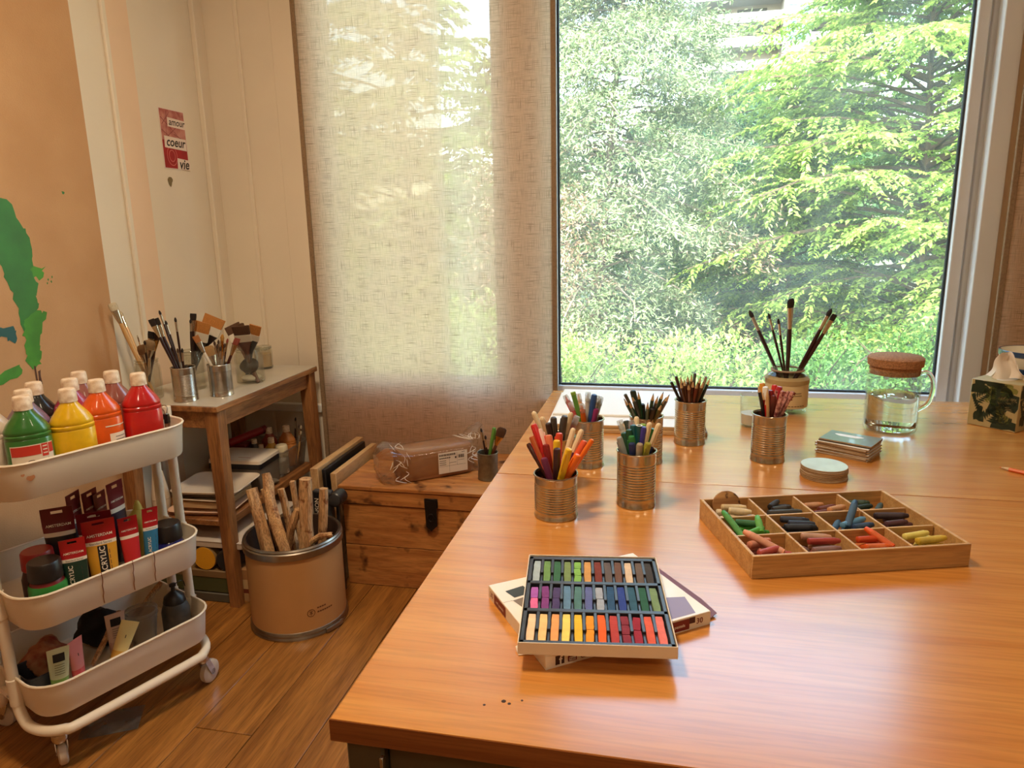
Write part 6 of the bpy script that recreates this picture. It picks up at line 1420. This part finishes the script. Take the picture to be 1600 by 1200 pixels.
G().tube([(hx+.010*cos(q), -b-.014, .285+.014*sin(q)) for q in np.linspace(0, 2*pi, 15)[:-1]], .0026, 6, closed=True).build('staple', iron, hs)
# clay block in plastic
CLx, CLy, CLr = -.822, 2.394, radians(37)
CLx, CLy = (-.888-.657)/2-.6018*.072, (2.217+2.398)/2+.7986*.072
cl = thing('clay_block', 'brown clay block wrapped in clear plastic on the chest', 'clay', (CLx, CLy, CZ), CLr)
clay = pm('clay_brown', (164, 112, 70), .75, var=.12, vscale=9, bump=.2, bscale=22)
L2, B2, H2 = .142, .068, .106
g = G(); g.rings([sring(.003, L2*.97, B2*.95, 6, 32), sring(.012, L2, B2, 6, 32), sring(H2-.014, L2*.99, B2*.99, 6, 32), sring(H2-.002, L2*.94, B2*.9, 6, 32)]); g.build('clay', clay, cl)
wrapm = thinglass('bag_plastic', (246, 240, 230), dust=.05, rough=.06, ior=1.5, dustcol=(240, 226, 206), dscale=26, refl=1.6)
r_ = random.Random(5); R = []
prof = [(-.215, .035, .030, .070), (-.200, .062, .058, .062), (-.175, .074, .068, .060), (-.150, .072, .064, .058), (-.10, .0735, .0575, .057), (-.04, .0730, .0572, .0570), (.02, .0732, .0572, .057), (.08, .0735, .0575, .0572), (.135, .074, .060, .058), (.155, .072, .070, .066), (.172, .060, .074, .078), (.190, .034, .062, .100)]
for (x, ry, rz, zc) in prof:
    ring = []
    for j in range(40):
        q = 2*pi*j/40; c_, s_ = cos(q), sin(q); e = 4.5
        k = 1+(.05 if abs(x) < .14 else .16)*(r_.random()-.35)*(.25 if abs(x) < .14 else 1)
        ring.append((x+r_.uniform(-.003, .003), ry*k*math.copysign(abs(c_)**(2/e), c_), max(.001, zc+rz*k*math.copysign(abs(s_)**(2/e), s_))))
    R.append(ring)
G().rings(R).build('plastic_bag', wrapm, cl, sharp=20)
crk = pm('bag_crease', (236, 222, 204), .25, spec=.8)
for k in range(34):
    x0 = r_.choice((-1, 1))*r_.uniform(.12, .175); z0 = r_.uniform(.03, .12); P = [(x0, -.0755-.002*r_.random(), z0), (x0+r_.uniform(-.02, .02), -.0765, z0-.012), (x0+r_.uniform(-.03, .03), -.077, z0-.028)]
    if k % 3 == 0: P = [(x0, -.06, .122+r_.random()*.004), (x0+r_.uniform(-.03, .03), -.02, .126), (x0+r_.uniform(-.04, .04), .03, .124)]
    G().tube(smooth(P, 3), [.0005+.0009*sin(pi*i/6) for i in range(7)], 4).build('bag_crease', crk, cl)
lbf = lambda x, y, o=0: (.048+x*1.2, -.0772-o, .057+y*1.22)
G().sheet(lambda u, v: lbf(-.046+.092*u, -.032+.064*v), 4, 4).build('paper_label', pm('clay_label', (222, 204, 182), .6), cl)
def lrect(x0, x1, y0, y1, nm='printed_line', m=inkm): g = G(); g.add([lbf(x0, y0, .0006), lbf(x1, y0, .0006), lbf(x1, y1, .0006), lbf(x0, y1, .0006)], [(0, 1, 2, 3)]); g.build(nm, m, cl)
xx = -.043
for w in (.004, .003, .004, .003, .005, .003, .004, .003, .004, .004, .003, .005): lrect(xx, xx+w*.78, .021, .027, 'printed_letter'); xx += w+.0006
for k in range(6): lrect(-.043+.006*k, -.0385+.006*k, .013, .0165, 'printed_letter')
for k in range(3): lrect(-.043, -.022, .006-.006*k, .0075-.006*k)
for k in range(9): lrect(.016+.0021*k, .0168+.0021*k+.0006*(k % 3), .010, .020, 'barcode_bar')
lrect(.006, .011, .010, .016, 'printed_mark'); lrect(-.012, -.0115, -.03, .028); lrect(.0125, .013, -.01, .028); lrect(-.044, .040, -.0105, -.010); lrect(-.012, .010, -.002, -.001); lrect(.016, .036, .003, .004); lrect(.028, .038, .0265, .028)

# boards and portfolio standing between drum and chest
def upright(name, label, cat, x, y0, y1, z1, th, m, tilt=0, group=None):
    t = thing(name, label, cat, (x, (y0+y1)/2, 0), 0, group); t.rotation_euler = (0, tilt, 0)
    G().cbox(-th/2, th/2, -(y1-y0)/2, (y1-y0)/2, .001, z1, .0012).build('panel', m, t); return t
tanb = wood('tan_board', (214, 174, 124), (190, 146, 98), (60, 5, 20), .6, fine=.12)
upright('wooden_board', 'tan wooden board standing next to the chest', 'board', -1.134, 2.21, 2.58, .412, .022, tanb, -.02, 'boards beside the chest')
upright('wooden_board', 'thicker tan board standing nearest the drum', 'board', -1.198, 2.20, 2.60, .430, .030, tanb, -.03, 'boards beside the chest')
upright('black_board', 'thin black panel between the two tan boards', 'board', -1.166, 2.21, 2.56, .425, .014, pm('black_panel', (26, 24, 24), .4), -.03)
pf_ = thing('portfolio', 'dark grey portfolio with white lettering beside the chest', 'portfolio', (-1.150, 2.150, 0), 0)
G().cbox(-.040, .030, -.012, .012, .001, .372, .003).build('cover', pm('portfolio_grey', (62, 62, 64), .5), pf_)
G().cbox(-.036, -.010, -.0135, -.012, .2, .368, .0005).build('black_spine', tubeblk, pf_)
printed('brand_text', 'CANSON', .022, lambda x, y: (-.023-y, -.0142, .30+x), tubewhite, pf_, 0, .01)
kb = thing('black_roll', 'black round ended tube beside the portfolio', 'tube', (-1.095, 2.140, .352), 0)
G().lathe([(.022, -.028), (.026, -.024), (.026, .024), (.022, .028)], 28).xf(Matrix.Rotation(pi/2, 4, 'X')).build('roll', pm('roll_black', (30, 28, 30), .35), kb)
G().lathe([(.021, .0281), (.019, .0292)], 28).xf(Matrix.Rotation(pi/2, 4, 'X')).build('end_face', pm('roll_face', (58, 56, 58), .4), kb)
G().cbox(-.006, .006, -.008, .008, -.3505, -.02, .002).build('stand_rod', pm('roll_black', (30, 28, 30), .35), kb)

# ================================================================== SHELF CONTENTS OF THE SIDE TABLE
melam = pm('melamine_white', (236, 218, 196), .35, coat=.2); melam2 = pm('melamine_pink', (236, 200, 174), .4)
def plate(name, label, cat, x, y, z, w, d, h, m, rot=0, group=None, r=.03, dish=True):
    t = thing(name, label, cat, (x, y, z), rot, group)
    if dish:
        G().rings([rrect(w*.8, d*.8, r*.8, 0, 5), rrect(w*.86, d*.86, r, .002, 5), rrect(w, d, r, h, 5), rrect(w-.008, d-.008, r, h, 5), rrect(w*.85, d*.85, r*.8, .005, 5)]).build('dish', m, t)
        G().tube(rrect(w-.003, d-.003, r, h, 5), .0022, 6, closed=True).build('rim', m, t)
    else:
        G().rings([rrect(w*.98, d*.98, r, 0, 5), rrect(w, d, r, .002, 5), rrect(w, d, r, h-.002, 5), rrect(w*.98, d*.98, r, h, 5)]).build('body', m, t)
    return t
sz = SHZ
beigeb = pm('beige_plastic', (186, 152, 108), .5)
plate('painting_tray', 'bottom pinkish white tray on the side table shelf', 'tray', -1.565, 2.115, sz, .24, .23, .018, melam2, .12, 'white trays on the shelf')
plate('beige_box', 'flat beige box between the white shelf trays', 'box', -1.575, 2.13, sz+.0195, .20, .20, .022, beigeb, .05, r=.02, dish=False)
plate('painting_tray', 'thin white tray on the flat beige box', 'tray', -1.572, 2.125, sz+.042, .205, .205, .010, melam, .02, 'white trays on the shelf')
plate('dark_palette_box', 'flat dark box under the uppermost shelf tray', 'box', -1.575, 2.14, sz+.0535, .19, .19, .012, pm('box_dark_brown', (80, 62, 46), .6), .05, r=.02, dish=False)
plate('painting_tray', 'uppermost large white tray on the shelf pile', 'tray', -1.555, 2.125, sz+.067, .25, .21, .014, melam, .10, 'white trays on the shelf')
bxk = thing('lidded_box', 'black box with white lid behind the white trays', 'box', (-1.565, 2.325, sz), .05)
G().rings([rrect(.20, .15, .008, .0, 3), rrect(.20, .15, .008, .088, 3)]).build('lower_books', pm('box_grey', (110, 98, 84), .6), bxk)
G().rings([rrect(.21, .155, .008, .0885, 3), rrect(.21, .155, .008, .108, 3)]).build('black_case', tubeblk, bxk)
G().rings([rrect(.212, .157, .01, .1082, 3), rrect(.212, .157, .012, .120, 3), rrect(.200, .147, .012, .123, 3)]).build('white_lid', melam, bxk)
G().cbox(.0, .05, -.045, -.041, .1230, .1236, .0002).build('lid_mark', rust, bxk)
tag(lump(G(), 0, 0, .012, .045, .03, .012, 61, .12).build('grey_sponge', pm('sponge_grey', (110, 98, 82), .9)), 'grey sponge lying at the shelf front edge', 'sponge').location = (-1.485, 2.335, sz+.001)
binm = thinglass('bin_plastic', (232, 230, 226), dust=.20, rough=.1, dustcol=(222, 214, 204), dscale=14)
bn = thing('plastic_bin', 'clear plastic bin of paint bottles on the shelf', 'bin', (-1.600, 2.505, sz), 0)
G().rings([rrect(.27, .19, .012, 0, 4), rrect(.30, .205, .014, .105, 4), rrect(.297, .202, .013, .105, 4), rrect(.267, .187, .011, .003, 4)]).build('body', binm, bn)
G().tube(rrect(.304, .209, .016, .105, 4), .004, 6, closed=True).build('rim', binm, bn)
def sb(label, cn, c, x, y, s, rot=0, capc=None): bottle(cn, c, 0, 0, rot, None, label, name='paint_bottle', s=s, world=(x, y, sz+.0045), capc=capc)
sb('small yellow paint bottle in the shelf bin', 'amber', (220, 160, 50), -1.535, 2.468, .66)
sb('orange tan paint bottle at the back of shelf bin', 'sienna', (196, 124, 60), -1.515, 2.555, .78)
sb('dull red paint bottle behind the small yellow one', 'dullred', (150, 60, 44), -1.588, 2.545, .74)
sb('small dark bottle with white cap in shelf bin', 'blackish', (38, 32, 30), -1.578, 2.462, .52)
sb('second small dark bottle further left in shelf bin', 'blackish', (38, 32, 30), -1.625, 2.49, .58)
gj = thing('glue_bottle', 'white capped bottle at the front of shelf bin', 'bottle', (-1.487, 2.460, sz+.0045), 0)
G().lathe([(.022, 0), (.024, .003), (.024, .062), (.022, .07)], 24).build('body', pm('glue_white', (226, 220, 208), .4), gj)
G().lathe([(.024, .07), (.025, .072), (.024, .112), (.020, .117), (.003, .118)], 24).build('cap', pm('glue_cap', (222, 206, 172), .4), gj)
rb_ = thing('red_box', 'dark red box standing at left inside the shelf bin', 'box', (-1.685, 2.475, sz+.0045), .1)
G().cbox(-.04, .04, -.03, .03, 0, .11, .002).build('carton', pm('carton_red', (130, 36, 32), .55), rb_)
G().cbox(-.0402, .0402, -.0302, .0302, .08, .102, .001).build('carton_band', pm('carton_darkred', (96, 22, 24), .55), rb_)
rt_ = thing('red_tube', 'long dark red tube lying across the shelf bin rim', 'tube', (-1.66, 2.47, sz+.13), 0); aim(rt_, (-1.70, 2.425, sz+.126), (-1.60, 2.55, sz+.160))
G().lathe([(.014, 0), (.016, .002), (.016, .14), (.014, .144)], 16).build('body', pm('tube_darkred', (150, 26, 30), .4), rt_)
G().lathe([(.0165, .144), (.0165, .16), (.012, .163)], 16).build('cap', pm('tube_darkred2', (120, 20, 24), .4), rt_)
for k, (x, y, tx, ty, tz, c) in enumerate(((-1.50, 2.575, -1.487, 2.59, .20, 'dark'), (-1.478, 2.57, -1.465, 2.575, .175, 'silver'), (-1.470, 2.55, -1.440, 2.545, .18, 'wood'), (-1.470, 2.535, -1.425, 2.515, .165, 'wood'))):
    brush('rounds', Vector((x, y, sz+.006)), Vector((tx, ty, sz+tz)), c, '%s slim brush at right end of shelf bin, %s from left' % (HN[c], ORD[k]), 'brushes in the shelf bin')
cu = thing('white_cup', 'white cone shaped plastic cup with ribbed base on the shelf', 'cup', (-1.725, 2.045, sz), 0)
G().lathe([(.030, .042), (.0315, .044), (.017, .140), (.015, .142), (.003, .142)], 28).build('body', pm('cup_white', (228, 206, 178), .5), cu)
n = 44; G().rings([[(q*(1+.02*(j % 2))*cos(2*pi*j/n), q*(1+.02*(j % 2))*sin(2*pi*j/n), z) for j in range(n)] for q, z in ((.0295, 0), (.0305, .002), (.0305, .040), (.030, .042))]).build('ribbed_base', pm('cup_white', (228, 206, 178), .5), cu)
# on the floor below the shelf
gbx = thing('green_box', 'flat dark green box on floor under the side table', 'box', (-1.59, 2.115, 0), .0)
G().cbox(-.17, .17, -.13, .13, .035, .105, .003).build('carton', pm('box_green', (74, 76, 40), .6), gbx); G().cbox(-.172, .172, -.132, .132, .09, .118, .003).build('lid', pm('box_tan', (130, 100, 62), .6), gbx)
gb2 = thing('grey_case', 'flat grey case lowest under the side table', 'case', (-1.60, 2.122, 0), .0)
G().cbox(-.16, .16, -.14, .14, 0, .033, .003).build('shell', pm('case_grey', (86, 80, 66), .6), gb2); G().cbox(-.06, .02, -.1412, -.140, .010, .022, .0005).build('paper_label', pm('label_dim', (190, 170, 140), .6), gb2)
yr = thing('paper_roll', 'paper roll with yellow end lying under the shelf', 'roll', (-1.535, 2.105, .161), .02)
G().lathe([(.040, -.12), (.042, -.118), (.042, .12)], 28).xf(Matrix.Rotation(pi/2, 4, 'X')).build('roll', pm('roll_tan', (150, 116, 70), .7), yr)
G().lathe([(.041, .12), (.041, .1215), (.001, .1215)], 28, False, False).xf(Matrix.Rotation(pi/2, 4, 'X')).build('yellow_end', pm('roll_yellow', (226, 158, 30), .6), yr)
yr2 = thing('paper_roll', 'dark paper roll beside the yellow ended roll', 'roll', (-1.449, 2.11, .158), .0)
G().lathe([(.038, -.125), (.039, -.124), (.039, .125), (.036, .126)], 28).xf(Matrix.Rotation(pi/2, 4, 'X')).build('roll', pm('roll_dark', (50, 38, 30), .8), yr2)
G().lathe([(.034, .126), (.012, .1265)], 28).xf(Matrix.Rotation(pi/2, 4, 'X')).build('end_face', pm('roll_dark_end', (36, 28, 24), .8), yr2)
fb = thing('white_folder', 'white folder lying on the paper rolls under the shelf', 'folder', (-1.575, 2.185, .2035), .0)
G().cbox(-.19, .19, -.20, .18, 0, .022, .002).build('pages', pm('folder_pages', (200, 180, 158), .7), fb); G().cbox(-.192, .192, -.202, .182, .022, .0235, .0006).build('cover', pm('folder_cover', (214, 198, 182), .6), fb)
for k, (h0, h1, c) in enumerate(((0, .030, (196, 150, 100)), (.030, .046, (130, 60, 36)), (.046, .082, (206, 168, 118)), (.082, .118, (170, 120, 72)))):
    b_ = thing('sketchbook', ['lowest tan sketchbook beside the drum', 'thin red brown sketchbook second from bottom beside drum', 'pale tan sketchbook third from bottom beside the drum', 'top brown sketchbook beside the drum'][k], 'book', (-1.366, 2.11, h0), .008*k, 'sketchbooks beside the drum')
    G().cbox(-.05, .05, -.10, .10, .0015, h1-h0-.0015, .0008).build('pages', papm, b_)
    G().cbox(-.052, .052, -.102, .102, 0, .0015, .0004).build('back_cover', pm('cover_%d' % k, c, .6), b_); G().cbox(-.052, .052, -.102, .102, h1-h0-.0015, h1-h0, .0004).build('front_cover', pm('cover_%d' % k, c, .6), b_); G().cbox(-.052, .052, -.1035, -.102, 0, h1-h0, .0004).build('spine', pm('cover_%d' % k, c, .6), b_)

for l, os_ in LABELS.items():
    if len(os_) > 1: print('SHARED LABEL', l, os_)
